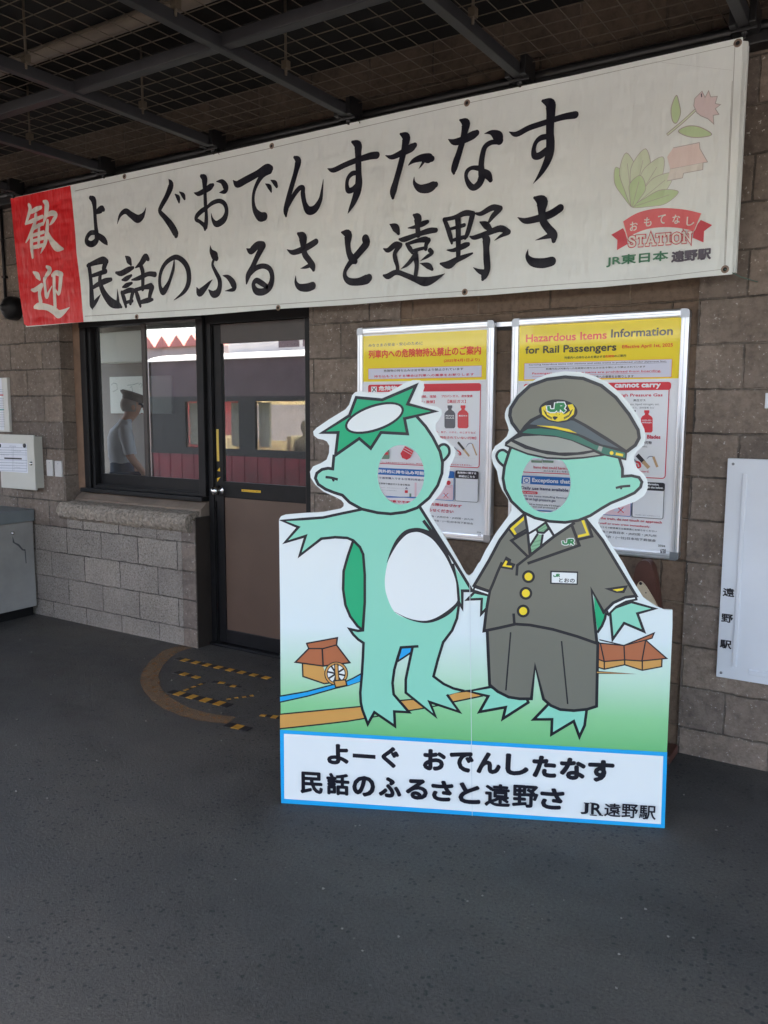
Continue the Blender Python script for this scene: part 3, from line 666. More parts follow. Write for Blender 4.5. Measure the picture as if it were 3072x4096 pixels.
def slab_word(q, m, k):
    x = 524; 
    def P_(u, v_, wd): return (x+u*wd, 1674-v_*92-(x+u*wd-524)*.074)
    for ch, wd in (('S', 70), ('T', 84), ('A', 96), ('T', 84), ('I', 50), ('O', 92), ('N', 98)):
        st = {'S': [[(.85,.75),(.8,.92),(.5,1),(.2,.9),(.15,.7),(.5,.53),(.82,.36),(.8,.1),(.5,0),(.2,.07),(.12,.26)]], 'T': [[(.5,0),(.5,1)],[(.08,.78),(.08,1),(.92,1),(.92,.78)],[(.28,0),(.72,0)]], 'A': [[(.15,0),(.5,1),(.85,0)],[(.27,.34),(.73,.34)],[(0,0),(.3,0)],[(.68,0),(1,0)]], 'I': [[(.5,0),(.5,1)],[(.12,0),(.88,0)],[(.12,1),(.88,1)]], 'O': [[(.5,1),(.18,.85),(.1,.5),(.18,.15),(.5,0),(.82,.15),(.9,.5),(.82,.85),(.5,1)]], 'N': [[(.2,0),(.2,1),(.8,0),(.8,1)],[(.03,0),(.37,0)],[(.03,1),(.25,1)],[(.63,1),(.97,1)]]}[ch]
        for s_ in st: q.line(E1, [P_(u, v_, wd) for u, v_ in s_], m, k, smooth=(ch in 'SO'))
        x += wd+8
slab_word(q, M_RIBD, 36); slab_word(q, M_VWH, 20)
q.text(E1, 'JR東日本', (312, 1770), (912, 1826), M_GRN, .03); q.text(E1, '遠野駅', (945, 1722), (1330, 1800), M_DKP, .05)
q.build('emblem', ban)
# hems, eyelets and ties
q = Print(bp, .0005); M_HEM = vinyl('hem_line', srgb(150, 146, 140))
q.line(crop(2300, 300, .40989), [(1535, 60), (1455, 1870)], M_HEM, 4); q.line(crop(2300, 300, .40989), [(0, 62), (780, -130), (1535, -345+300)], M_HEM, 1)
q.line(lambda x, y: (x, y), [(300, 764), (1000, 612), (1800, 428), (2600, 255), (2940, 180)], M_HEM, 1.6); q.line(lambda x, y: (x, y), [(340, 1265), (1100, 1218), (1900, 1162), (2600, 1112), (2900, 1076)], M_HEM, 1.6); q.line(lambda x, y: (x, y), [(2940, 180), (2900, 1076)], M_HEM, 1.8)
q.build('hem_stitching', ban)
M_EYE = mat('eyelet_brass', (.30, .22, .17), .35, .8); M_HOLE = mat('eyelet_hole', (.02, .02, .02), .8)
for px, py in [(498, 706), (1087, 584), (1868, 412), (2951, 172), (547, 1267), (1113, 1231), (1859, 1168), (2900, 1077)]:
    p = onY(px, py, BY)
    e = MB(); e.lathe((p.x, BY, p.z), (0, -1, 0), [(0, .016), (.003, .014), (.003, .008), (.0005, .008)], M_EYE, 16); e.lathe((p.x, BY, p.z), (0, -1, 0), [(.0009, .008), (.0009, 0)], M_HOLE, 16); e.build('eyelet', ban)
p = onY(2900, 1077, BY-.004); p2 = onY(3030, 1128, 3.775)
e = MB(); e.tube([p, p.lerp(p2, .5)+Vector((0, 0, -.006)), p2], .0022, mat('green_cord', srgb(86, 110, 100), .8), 5); e.build('tie_cord', ban)
for px, py in [(870, 604), (1432, 478), (2065, 330)]:
    p = onY(px, py, BY-.004)
    e = MB(); e.tube([p+Vector((0, .01, .03)), p, p+Vector((.012, 0, -.02))], .002, M_RAIL, 5); e.build('tie_cord', ban)

# ================================================================== POSTERS IN SNAP FRAMES
PY_ = 3.768
pp = Plane((0, PY_, 0), (1, 0, 0))
def pmat(name, col): return mat(name, col, .5, 0, .5)
M_PW = pmat('poster_white', srgb(240, 241, 244)); M_PY = pmat('poster_yellow', srgb(252, 226, 24)); M_PR = pmat('poster_red', srgb(222, 48, 62)); M_PRT = pmat('poster_red_text', srgb(212, 36, 70)); M_POR = pmat('poster_orange', srgb(236, 60, 24))
M_PD = pmat('poster_dark', srgb(60, 56, 40)); M_PN = pmat('poster_navy', srgb(40, 44, 92)); M_PB = pmat('poster_blue', srgb(20, 108, 190)); M_PK2 = pmat('poster_black', srgb(34, 30, 42)); M_PG3 = pmat('poster_grey', srgb(88, 88, 98)); M_PPK = pmat('poster_pink', srgb(238, 208, 218)); M_PGN = pmat('poster_bottle_green', srgb(120, 150, 128)); M_PTAN = pmat('poster_tan', srgb(205, 170, 130)); M_PLV = pmat('poster_lavender', srgb(222, 222, 236)); M_PGL = pmat('poster_light_grey', srgb(150, 152, 166))
def snap_frame(root, x0, x1, z0, z1):
    fy, by, t = 3.758, 3.797, .036
    r = .018
    b = MB()
    for a, c in (((x0+r*1.6, z1-t), (x1-r*1.6, z1)), ((x0+r*1.6, z0), (x1-r*1.6, z0+t)), ((x0, z0+r*1.6), (x0+t, z1-r*1.6)), ((x1-t, z0+r*1.6), (x1, z1-r*1.6))):
        b.box((a[0], fy, a[1]), (c[0], by, c[1]), M_ALU, .008)
        if c[0]-a[0] > c[1]-a[1]: b.box((a[0], fy-.0015, (a[1]+c[1])/2-.001), (c[0], fy+.002, (a[1]+c[1])/2+.0005), M_CORNER)
        else: b.box(((a[0]+c[0])/2-.001, fy-.0015, a[1]), ((a[0]+c[0])/2+.0005, fy+.002, c[1]), M_CORNER)
    b.build('frame', root)
    for cx, sx, cz, sz in ((x0, 1, z1, -1), (x1, -1, z1, -1), (x0, 1, z0, 1), (x1, -1, z0, 1)):
        b = MB(); k = t+.002; pts = [(cx+sx*k, cz), (cx+sx*k, cz+sz*k), (cx, cz+sz*k)]+[(cx+sx*r*(1-math.sin(R(a))), cz+sz*r*(1-math.cos(R(a)))) for a in (75, 60, 45, 30, 15)]
        b.prism([(x, fy-.001, z) for x, z in pts], (0, by-fy+.001, 0), M_CORNER); fixn(b.build('corner_cap', root))
    b = MB(); b.box((x0+.01, PY_, z0+.01), (x1-.01, by, z1-.01), M_PW); b.build('poster_sheet', root)
def bottle(q, C, x0, y0, x1, y1, m, txt=None):
    w_ = x1-x0; h_ = y1-y0
    q.fill(C, [(x0+w_*a, y0+h_*b_) for a, b_ in ((.28, 0), (.72, 0), (.72, .1), (.66, .14), (.66, .2), (.88, .27), (1, .36), (1, .93), (.9, 1), (.1, 1), (0, .93), (0, .36), (.12, .27), (.34, .2), (.34, .14), (.28, .1))], m)
    if txt:
        for i, s in enumerate(txt): q.text(C, s, (x0+w_*.1, y0+h_*(.42+i*.1)), (x0+w_*.9, y0+h_*(.49+i*.1)), M_PW, .04)
def tools(q, C, pts_scissor, knife, sickle):
    (ax, ay), (bx, by) = pts_scissor
    q.line(C, [(ax, ay), (ax+(bx-ax)*.65, ay+(by-ay)*.65)], M_PGL, 16); q.brush(C, [(ax+(bx-ax)*.55, ay+(by-ay)*.5, 14), (bx, by-12, 20), (bx+8, by+18, 14), (bx-14, by+26, 12), (bx-20, by, 12)], M_PR)
    (ax, ay), (bx, by) = knife
    mx, my = ax+(bx-ax)*.55, ay+(by-ay)*.55
    q.line(C, [(ax, ay), (mx, my)], M_PK2, 34); q.line(C, [(mx, my), (bx, by)], M_PTAN, 30)
    q.brush(C, sickle[:4], M_PGL); q.line(C, [sickle[3][:2], sickle[4][:2]], M_PTAN, 20)
Q1 = crop(1400, 1250, .36166); Q2 = crop(2020, 1220, .4581); Q3 = crop(1700, 1700, .24855); Q4 = crop(2400, 1700, .27119); K1 = crop(1100, 1450, .48222); K2 = crop(1850, 1450, .48222); K3 = crop(1100, 2000, .48222); K4 = crop(1850, 2000, .48222); K5 = crop(1100, 2500, .48222); K6 = crop(1850, 2500, .5425)
P1X = (-2.562, -1.752, .889, 1.987); P2X = (-1.661, -.838, .889, 1.987)
p1 = thing('framed_poster', 'left of two silver framed notices, with a Japanese red headline on yellow', 'poster', (-2.157, 3.78, .889), 'snap frame posters on the wall')
snap_frame(p1, *P1X)
q = Print(pp)
q.rect(Q1, (147, 262), (1505, 742), M_PY)
q.text(Q1, 'みなさまの安全・安心のために', (205, 347), (805, 356), M_PD, .02); q.text(Q1, '列車内への危険物持込禁止のご案内', (205, 418), (1450, 466), M_POR, .035); q.text(Q1, '(2025年4月1日より)', (1040, 515), (1435, 545), M_POR, .02)
q.frame(Q1, (203, 620), (1458, 716), M_POR, M_PLV, .0015, 0); q.text(Q1, '危険物の持ち込みは法令等により禁止されています', (375, 633), (1255, 638), M_PD, .02); q.text(Q1, '持ち込もうとする場合は列車への乗車をお断りします', (270, 694), (1375, 698), M_PRT, .03)
q.frame(Q1, (203, 800), (880, 695), M_PRT, M_PW, .004, .015, C2=Q3); q.rect(Q1, (203, 800), (1450, 868), M_PR, .012)
q.rect(Q1, (237, 820), (300, 885), M_PW); q.line(Q1, [(248, 832), (290, 874)], M_PK2, 7); q.line(Q1, [(290, 828), (248, 878)], M_PK2, 7); q.text(Q1, '危険物の', (320, 812), (590, 862), M_PW, .05)
q.text(Q1, 'ム、硝酸、塩酸', (700, 915), (957, 944), M_PRT, .02); q.text(Q1, '毒物・酸類】', (730, 972), (940, 1005), M_PRT, .02); q.text(Q1, 'プロパンガス、液体窒素', (1015, 912), (1360, 938), M_PRT, .02); q.text(Q1, '【高圧ガス】', (1085, 965), (1285, 1003), M_PRT, .02)
bottle(q, Q1, 1050, 1027, 1168, 1280, M_PG3, ['PROPANE', 'GAS']); bottle(q, Q1, 1195, 1027, 1315, 1280, M_PR, ['高圧ガス'])
q.text(Q3, 'イフ、包丁、ハサミ、のこぎりなど', (140, 95), (826, 140), M_PRT, .02); q.text(Q3, '【梱包されていない刃物】', (225, 175), (832, 232), M_PRT, .025)
tools(q, Q3, ((480, 360), (575, 455)), ((545, 282), (715, 495)), [(672, 358, 4), (700, 310, 12), (745, 292, 12), (772, 310, 12), (838, 482, 10)])
q.text(Q3, '人身の安全に関わるものです', (460, 520), (810, 538), M_PGL); q.text(Q3, '持ち込みできません。', (410, 620), (757, 660), M_PRT, .02)
q.frame(K1, (650, 862), (474, 1222), M_PB, M_PW, .003, .012, C2=Q3); q.rect(K1, (650, 862), (480, 858), M_PB, .010, C2=Q3)
q.text(K1, '例外的に持ち込み可能', (858, 884), (1242, 934), M_PW, .05); q.text(K1, '店で通常購入できる日常的用途の', (840, 944), (1240, 984), M_PN, .02); q.text(K1, '性液体や高圧ガスを含む製品', (862, 993), (1125, 1024), M_PK2, .02)
q.text(K1, '2L以内で、中身が漏れ出ないよう', (868, 1032), (1072, 1048), M_PK2); q.text(K1, 'にされているものに限る', (870, 1052), (1015, 1066), M_PK2)
q.rect(K1, (1084, 1050), (1110, 1118), M_PW); q.rect(K1, (1084, 1058), (1108, 1082), M_PR); q.fill(K1, [(1084, 1050), (1097, 1030), (1110, 1050)], M_PGL); q.rect(K1, (1122, 1085), (1137, 1118), M_PGN)
q.rect(K1, (1165, 995), (1180, 1120), M_PPK); q.line(K1, [(880, 1115), (1200, 1117)], M_PB, 6)
q.frame(Q3, (100, 945), (455, 1200), M_PRT, M_PPK, .001, .004); q.oval(Q3, (392, 928), 34, 36, M_PR); q.text(Q3, 'するもの', (330, 985), (425, 1005), M_PK2); q.fill(Q3, [(275, 1145), (320, 1095), (412, 1110), (370, 1150)], M_PLV); q.line(Q3, [(315, 1095), (385, 1170)], M_PR, 9); q.line(Q3, [(385, 1095), (315, 1165)], M_PR, 9)
q.text(K1, '列車で不審', (940, 1136), (1132, 1172), M_PRT, .04)
bottle(q, K1, 888, 690, 956, 800, M_PGN); q.rect(K1, (897, 742), (948, 765), M_PR); q.fill(K1, [(1085, 692), (1157, 733), (1130, 790), (1100, 806), (1062, 790), (1048, 755)], M_PR)
q.line(K1, [(1075, 705), (1145, 745)], M_PPK, 4); q.line(K1, [(1066, 722), (1138, 764)], M_PPK, 4)
q.text(K1, '客さまに危害を及ぼすおそれのあるもの、案内を', (862, 820), (1228, 845), M_PRT, .02)
q.frame(Q3, (503, 727), (868, 1247), M_PK2, M_PW, .0022, .010); q.rect(Q3, (503, 727), (874, 872), M_PK2, .009); q.text(Q3, '危険物に関する', (535, 745), (838, 795), M_PW, .04); q.text(Q3, '詳細はこちら', (558, 800), (815, 852), M_PW, .04)
q.text(Q3, 'た際は近づかず', (112, 1247), (605, 1330), M_PRT, .035); q.text(Q3, 'らせください', (78, 1338), (474, 1418), M_PRT, .035)
q.text(Q3, '海・JR西日本・JR四国・JR九州', (115, 1448), (790, 1538), M_PG3, .01); q.text(Q3, '協会・(一社)日本地下鉄協会', (150, 1515), (790, 1605), M_PG3, .01)
q.text(Q3, '2026', (850, 1708), (918, 1735), M_INK); q.text(Q3, '6/30', (868, 1748), (915, 1790), M_INK)
q.build('poster_print', p1)
p2 = thing('framed_poster', 'right of two silver framed notices, with an English headline on yellow', 'poster', (-1.25, 3.78, .889), 'snap frame posters on the wall')
snap_frame(p2, *P2X)
q = Print(pp)
q.rect(Q2, (128, 184), (1528, 640), M_PY)
q.text(Q2, 'Hazardous Items', (184, 258), (888, 296), M_POR, .035); q.text(Q2, 'Information', (928, 212), (1465, 263), M_PD, .035); q.text(Q2, 'for Rail Passengers', (180, 362), (972, 420), M_PD, .03); q.text(Q2, 'Effective April 1st, 2025', (1025, 350), (1466, 372), M_POR, .025)
q.text(Q2, '列車内への持ち込みを禁止する', (520, 450), (875, 462), M_PD, .015); q.text(Q2, '危険物', (876, 437), (953, 458), M_POR, .015); q.text(Q2, 'のご案内', (955, 434), (1058, 452), M_PD, .015)
q.frame(Q2, (170, 508), (1455, 630), M_POR, M_PLV, .0015, 0)
q.text(Q2, 'Carrying hazardous items into stations and onto trains is prohibited under Japanese law.', (210, 517), (1412, 500), M_PD, .02); q.line(Q2, [(210, 548), (1412, 503)], M_PD, 2)
q.text(Q2, '駅構内及び列車内への危険物の持ち込みは法令等により禁止されています', (360, 551), (1228, 546), M_PD, .015); q.text(Q2, 'Passengers with hazardous items are prohibited from boarding.', (240, 590), (1365, 588), M_PRT, .025); q.line(Q2, [(240, 626), (1365, 588)], M_PRT, 2); q.text(Q2, '列車への乗車をお断りします', (770, 617), (1126, 633), M_PD, .015)
q.frame(Q2, (168, 690), (970, 795), M_PRT, M_PW, .004, .015, C2=Q4); q.rect(Q2, (168, 690), (1450, 742), M_PR, .012); q.text(Q2, 'cannot carry', (960, 685), (1362, 732), M_PW, .06)
q.text(Q2, 'High Pressure Gas', (985, 775), (1378, 806), M_PRT, .03); q.text(Q2, '高圧ガス', (1124, 822), (1230, 842), M_PG3, .02); q.text(Q2, 'gas, liquid nitrogen, etc.', (1095, 858), (1352, 880), M_PG3); q.text(Q2, 'ガス、液体窒素 など', (1115, 888), (1308, 905), M_PG3)
bottle(q, K2, 1483, 396, 1580, 580, M_PR, ['LIQUID', 'NITROGEN']); q.rect(K2, (1420, 396), (1440, 410), M_PK2)
q.text(K2, 'Blades', (1535, 600), (1645, 634), M_PRT, .04); q.text(K2, 'い刃物', (1495, 650), (1572, 678), M_PG3, .03); q.text(K2, ', etc.', (1480, 688), (1540, 706), M_PG3)
tools(q, K2, ((1420, 800), (1470, 845)), ((1458, 772), (1545, 868)), [(1532, 800, 3), (1550, 782, 8), (1575, 778, 8), (1588, 785, 8), (1618, 862, 6)])
q.text(K2, 'on board.', (1430, 890), (1552, 912), M_PRT, .02)
q.frame(Q4, (495, 830), (938, 1390), M_PK2, M_PW, .0024, .010); q.rect(Q4, (495, 830), (962, 975), M_PK2, .009); q.text(Q4, 'For more information,', (560, 845), (875, 897), M_PW, .04); q.text(Q4, 'see the web site below.', (540, 890), (940, 942), M_PW, .04); q.text(Q4, '危険物に関する詳細はこちら', (528, 1312), (892, 1352), M_PGL)
q.frame(Q4, (-200, 990), (462, 1352), M_PB, M_PPK, .0024, .008); q.fill(Q4, [(205, 1265), (260, 1215), (400, 1235), (340, 1285)], M_PLV); q.line(Q4, [(275, 1215), (355, 1290)], M_PR, 13); q.line(Q4, [(352, 1215), (272, 1290)], M_PR, 13)
q.text(Q4, 'on the train, do not touch or approach', (-60, 1345), (918, 1462), M_PRT, .03); q.text(Q4, 'notify staff or train crew immediately.', (-130, 1418), (748, 1520), M_PRT, .03)
q.text(Q4, 'たうえで駅係員又は乗務員にお知らせください', (5, 1487), (845, 1580), M_PG3, .02); q.text(Q4, '海・JR西日本・JR四国・JR九州', (30, 1548), (836, 1655), M_PG3, .01); q.text(Q4, '協会・(一社)日本地下鉄協会', (60, 1618), (832, 1728), M_PG3, .01)
q.text(Q4, '2026', (866, 1758), (970, 1795), M_INK, .02); q.text(Q4, '6/30', (900, 1820), (978, 1892), M_INK, .02)
for x in (580, 676):
    q.rect(K2, (x, 740), (x+86, 832), M_PGN, .003); q.rect(K2, (x, 786), (x+86, 812), M_PLV)
q.text(K2, 'Items that could harm others', (597, 855), (950, 892), M_PRT, .02); q.text(K2, '他のお客さまに危害を及ぼす', (680, 890), (960, 918), M_PK2)
q.rect(K2, (430, 932), (1000, 1030), M_PB); q.rect(K2, (511, 948), (568, 1004), M_PW); q.oval(K2, (540, 977), 21, 20, M_PB); q.oval(K2, (540, 977), 14, 13, M_PW); q.text(K2, 'Exceptions that', (586, 955), (900, 1016), M_PW, .04)
q.text(K2, 'Daily use items available', (496, 1024), (885, 1078), M_PN, .03); q.rect(K2, (497, 1062), (632, 1092), M_PR, .006); q.text(K2, 'For example:', (510, 1068), (618, 1088), M_PW, .02)
q.text(K2, 'Daily use items including flammable', (490, 1092), (905, 1136), M_PN, .02); q.text(K2, 'liquids or high pressure gas', (490, 1115), (780, 1160), M_PN, .02); q.text(K2, 'Allowed on board only if 2 kilograms', (510, 1162), (850, 1200), M_PK2, .02); q.text(K2, 'or less and well protected from', (520, 1182), (830, 1218), M_PK2, .02); q.line(K2, [(480, 1215), (900, 1240)], M_PB, 7)
q.build('poster_print', p2)
# hanging rail between the frames
b = MB(); a = onY(1950, 1296, 3.785); c = onY(2080, 1290, 3.785)
b.box((-1.80, 3.784, 1.955), (-1.62, 3.798, 1.978), M_ALU, .002); b.box((-1.80, 3.79, 1.938), (-1.62, 3.80, 1.955), M_BLACK)
top(b, 'hanging_rail', (-1.71, 3.80, 1.94), 'short pale metal rail on the wall between the two framed posters', 'rail')

# ================================================================== FACE CUT-OUT BOARD
a = onZ(1125, 3212); c = onZ(2659, 3313)
bo = Plane((a.x, a.y, 0), (c.x-a.x, c.y-a.y, 0))
BS, BT, BOFF = .5, .3, 0
def bmat(name, col): return mat(name, col, .38, 0, .15)
def panel_mat():
    m = mat('board_white', srgb(226, 234, 238), .4, 0, .1); t = NT(m)
    s = t.n('ShaderNodeSeparateXYZ'); g = t.n('ShaderNodeNewGeometry'); t.l(g.outputs['Position'], s.inputs[0])
    t.l(t.ramp(s.outputs[2], [(.30, srgb(112, 190, 122)), (.42, srgb(142, 208, 150)), (.56, srgb(190, 226, 202)), (.72, srgb(222, 236, 236)), (1.0, srgb(230, 238, 236))]), t.b.inputs['Base Color'])
    return m
M_BW = panel_mat(); M_WHT = bmat('print_white', srgb(232, 238, 236)); M_SK = bmat('print_skin_green', srgb(142, 216, 190)); M_DG = bmat('print_deep_green', srgb(6, 172, 118)); M_LN = bmat('print_outline', srgb(18, 22, 32)); M_CAP = bmat('print_uniform_grey', srgb(126, 125, 110)); M_JK = bmat('print_jacket_grey', srgb(114, 115, 103)); M_BAND = bmat('print_band_slate', srgb(78, 92, 98)); M_GB = bmat('print_band_green', srgb(38, 112, 92)); M_YE = bmat('print_yellow', srgb(240, 214, 36)); M_BR = bmat('print_brown', srgb(176, 104, 66)); M_TN = bmat('print_tan', srgb(208, 156, 82)); M_SKY = bmat('print_blue', srgb(28, 166, 228)); M_LG = bmat('print_brim_grey', srgb(158, 160, 150)); M_TIE = bmat('print_tie_green', srgb(134, 184, 144)); M_JR = bmat('print_logo_green', srgb(24, 130, 70)); M_NAVY = bmat('print_black', srgb(14, 16, 30))
F0 = lambda x, y: (x, y)
def cv(C, pts): return [C(*p) for p in pts]
outl = [(1125, 3212)]+cv(K3, [(42, 860), (33, 165)])+cv(K1, [(36, 1298), (50, 1275), (85, 1262), (200, 1252), (400, 1240), (545, 1212), (568, 1192), (570, 1168), (550, 1142), (500, 1115), (400, 1070), (335, 1015), (296, 955), (290, 905), (315, 862), (380, 835), (428, 805), (448, 750), (450, 690), (430, 655), (400, 640), (355, 632), (322, 605), (316, 572), (345, 542), (450, 470), (585, 388), (615, 350), (640, 272), (665, 246), (700, 238), (800, 252), (880, 262), (930, 252), (1080, 170), (1145, 146), (1200, 146), (1230, 165), (1238, 205), (1212, 285), (1214, 322), (1255, 350), (1340, 366), (1378, 390), (1386, 430), (1365, 470), (1336, 505), (1332, 560), (1370, 622), (1440, 662), (1488, 710), (1498, 760), (1472, 820), (1450, 862), (1444, 930), (1420, 1010), (1380, 1080), (1310, 1160), (1284, 1200), (1280, 1232), (1300, 1282), (1345, 1352), (1400, 1432), (1480, 1572)])
outl += cv(K3, [(1530, 519), (1562, 578), (1588, 618), (1608, 628)])+cv(K4, [(62, 624), (85, 606), (130, 530)])
outl += cv(K2, [(145, 1655), (190, 1562), (280, 1412), (370, 1290), (406, 1228), (404, 1180), (370, 1120), (330, 1060), (302, 990), (286, 900), (255, 842), (242, 790), (246, 740), (270, 695), (320, 660), (368, 612), (385, 562), (374, 520), (352, 462), (352, 420), (366, 380), (430, 290), (510, 200), (620, 130), (740, 88), (850, 73), (980, 80), (1100, 114), (1200, 165), (1300, 245), (1390, 348), (1460, 450), (1508, 550), (1520, 620), (1500, 690), (1442, 740), (1422, 780), (1426, 830), (1452, 880), (1508, 930), (1534, 980), (1538, 1040), (1510, 1100), (1440, 1150), (1330, 1192), (1220, 1226), (1160, 1266), (1132, 1300), (1126, 1332), (1160, 1396), (1240, 1520)])
outl += cv(K4, [(1330, 519), (1400, 650), (1500, 808), (1570, 858)])+[(2631, 2428), (2655, 2438), (2690, 2440), (2690, 2500), (2668, 3005), (2659, 3313)]
def ell(C, c, rx, ry, n=40, ang=0):
    return [C(c[0]+rx*math.cos(2*math.pi*k/n), c[1]+ry*math.sin(2*math.pi*k/n)) for k in range(n)]
hole1 = ell(K1, (1045, 931), 194, 247)
h2 = [(692+205*math.cos(2*math.pi*k/44), 1000+246*math.sin(2*math.pi*k/44)) for k in range(44)]
hole2 = [K2(x, max(y, 786+max(0, (x-560))*.09)) for x, y in h2]
brd = thing('face_cutout_board', 'face in hole photo board of two green water imps, one in railway uniform, standing on the asphalt', 'photo board', (bo.to3(.73, 0).x, bo.to3(.73, 0).y, 0))
brd['label'] = 'green and white face in hole photo board with two cartoon figures, standing on the asphalt'
O_ = [bo.st(p) for p in outl]; H_ = [[bo.st(p) for p in h] for h in (hole1, hole2)]
b = MB(); b.prism([bo.to3(s, max(t, 0), 0) for s, t in O_], bo.n*-.012, M_BW, [[bo.to3(s, t, 0) for s, t in h] for h in H_]); fixn(b.build('panel', brd))
# rear struts
M_BACKW = grainy('strut_wood', srgb(150, 120, 90), .7, .3, 8)
for s in (.3, 1.15):
    p, d0 = bo.to3(s, 0, -.013), -bo.n
    e = bo.ex*.018
    b = MB(); b.prism([p, p+d0*.30, p+Vector((0, 0, .75))], e, M_BACKW); fixn(b.build('rear_strut', brd))

# ---- landscape print
q = Print(bo, .0003); q.k = 1.12
q.fill(K5, [(42, 590), (260, 552), (490, 492), (500, 525), (270, 590), (42, 640)], M_SKY); q.line(K5, [(42, 590), (260, 552), (490, 492)], M_LN, 10); q.line(K5, [(42, 640), (270, 590), (500, 525), (610, 500), (715, 463)], M_LN, 10)
q.fill(K5, [(588, 468), (650, 440), (718, 402), (718, 463), (598, 503)], M_SKY); q.line(K5, [(588, 468), (650, 440), (718, 402)], M_LN, 10)
q.fill(K5, [(42, 740), (715, 675), (760, 772), (42, 860)], M_TN); q.line(K5, [(42, 740), (720, 675)], M_LN, 10); q.line(K5, [(42, 860), (400, 822), (600, 798), (760, 772), (900, 748)], M_LN, 10)
q.fill(K5, [(1045, 625), (1160, 614), (1235, 690), (1100, 712)], M_TN); q.line(K5, [(1040, 626), (1160, 614)], M_LN, 10); q.line(K5, [(1100, 712), (1235, 690), (1350, 668)], M_LN, 10)
q.fill(K6, [(-111, 515), (-50, 495), (60, 482), (150, 522), (0, 553), (-80, 572)], M_TN); q.line(K6, [(-111, 515), (-50, 495), (60, 482)], M_LN, 12); q.line(K6, [(-85, 570), (0, 553), (150, 522)], M_LN, 10)
# mill house
q.fill(K5, [(228, 320), (400, 342), (440, 480), (410, 486), (232, 426)], M_TN); q.line(K5, [(228, 320), (232, 426), (410, 486), (470, 478)], M_LN, 11)
q.fill(K5, [(280, 195), (400, 195), (510, 165), (622, 312), (400, 340), (168, 308)], M_BR); q.fill(K5, [(262, 152), (518, 105), (510, 165), (400, 195), (280, 195)], M_BR)
q.line(K5, [(262, 152), (518, 105), (510, 165), (622, 312), (400, 340), (168, 308), (280, 195)], M_LN, 11, closed=False); q.line(K5, [(262, 152), (280, 195), (400, 195), (510, 165)], M_LN, 10); q.line(K5, [(392, 195), (400, 340)], M_LN, 12)
q.oval(K5, (508, 402), 99, 99, M_LN); q.oval(K5, (508, 402), 91, 91, M_TN); q.oval(K5, (508, 402), 78, 78, M_LN); q.oval(K5, (508, 402), 71, 71, M_WHT)
for k in range(8):
    an = R(k*45+12); q.line(K5, [(508, 402), (508+68*math.cos(an), 402+68*math.sin(an))], M_LN, 13)
q.line(K5, [(508, 328), (518, 470)], M_LN, 32); q.line(K5, [(508, 332), (518, 468)], M_TN, 18)
q.fill(K5, [(488, 462), (585, 453), (597, 500), (505, 518)], M_TN); q.line(K5, [(488, 462), (585, 453), (597, 500), (505, 518)], M_LN, 10, closed=True)
# bent farmhouse on the right
q.fill(K6, [(990, 250), (1045, 270), (1195, 256), (1320, 266), (1470, 250), (1468, 306), (1325, 333), (1195, 292), (1045, 325), (990, 308)], M_TN); q.line(K6, [(1470, 250), (1468, 306), (1325, 333), (1195, 292), (1045, 325), (990, 308)], M_LN, 9); q.line(K6, [(1045, 268), (1045, 325)], M_LN, 9); q.line(K6, [(1325, 264), (1325, 333)], M_LN, 9); q.line(K6, [(1195, 256), (1195, 292)], M_LN, 9)
q.fill(K6, [(990, 125), (1190, 150), (1350, 110), (1505, 245), (1320, 266), (1195, 256), (1045, 270), (990, 245)], M_BR); q.fill(K6, [(1190, 150), (1412, 58), (1397, 95), (1350, 110)], M_BR)
q.line(K6, [(990, 130), (1190, 150), (1412, 58), (1397, 95), (1350, 110), (1505, 245), (1320, 264), (1195, 256), (1045, 268), (990, 248)], M_LN, 9); q.line(K6, [(1010, 108), (1190, 150), (1350, 110)], M_LN, 8); q.line(K6, [(1190, 150), (1195, 256)], M_LN, 9); q.line(K6, [(1350, 110), (1322, 264)], M_LN, 9); q.line(K6, [(1015, 130), (1045, 268)], M_LN, 9)
q.fill(K6, [(990, 340), (1278, 360), (990, 354)], M_TN); q.line(K6, [(990, 340), (1278, 360), (990, 355)], M_LN, 6)
# left edge seam and fold
M_SEAM = bmat('fold_seam', srgb(212, 222, 224)); q.line(F0, [(1879, 2310), (1889, 3262)], M_SEAM, 1.8)
q.build('landscape_print', brd)

# ---- bare figure on the left
q = Print(bo, .0016); q.k = 1.22
up = lambda pts: [(x, y+1036.9) for x, y in pts]            # K5 -> K3
body = [(730, 75), (560, 110), (400, 145), (230, 158), (60, 170), (195, 225), (85, 350), (255, 298), (205, 460), (385, 320), (500, 308), (600, 314), (650, 335), (705, 390), (732, 450), (745, 620), (745, 850), (730, 1080), (690, 1085), (620, 1070), (650, 1115), (690, 1155), (735, 1185), (730, 1300), (722, 1440)]+up([(708, 560), (712, 640), (725, 700), (770, 820), (825, 722), (995, 838), (990, 716), (1112, 722), (985, 575), (975, 480), (990, 370), (1015, 280), (1045, 185), (1185, 176), (1140, 190), (1110, 330), (1085, 450), (1085, 560), (1330, 755), (1282, 637), (1530, 720), (1430, 580), (1565, 545), (1480, 525), (1400, 488), (1315, 425), (1350, 290), (1395, 142)])+[(1470, 1080), (1510, 980), (1525, 870), (1500, 700), (1475, 540), (1330, 265), (1205, 60)]
q.fill(K3, body, M_SK)
q.fill(K3, [(1475, 540), (1560, 650), (1640, 755), (1553, 752), (1553, 890), (1522, 840), (1520, 700)], M_SK)
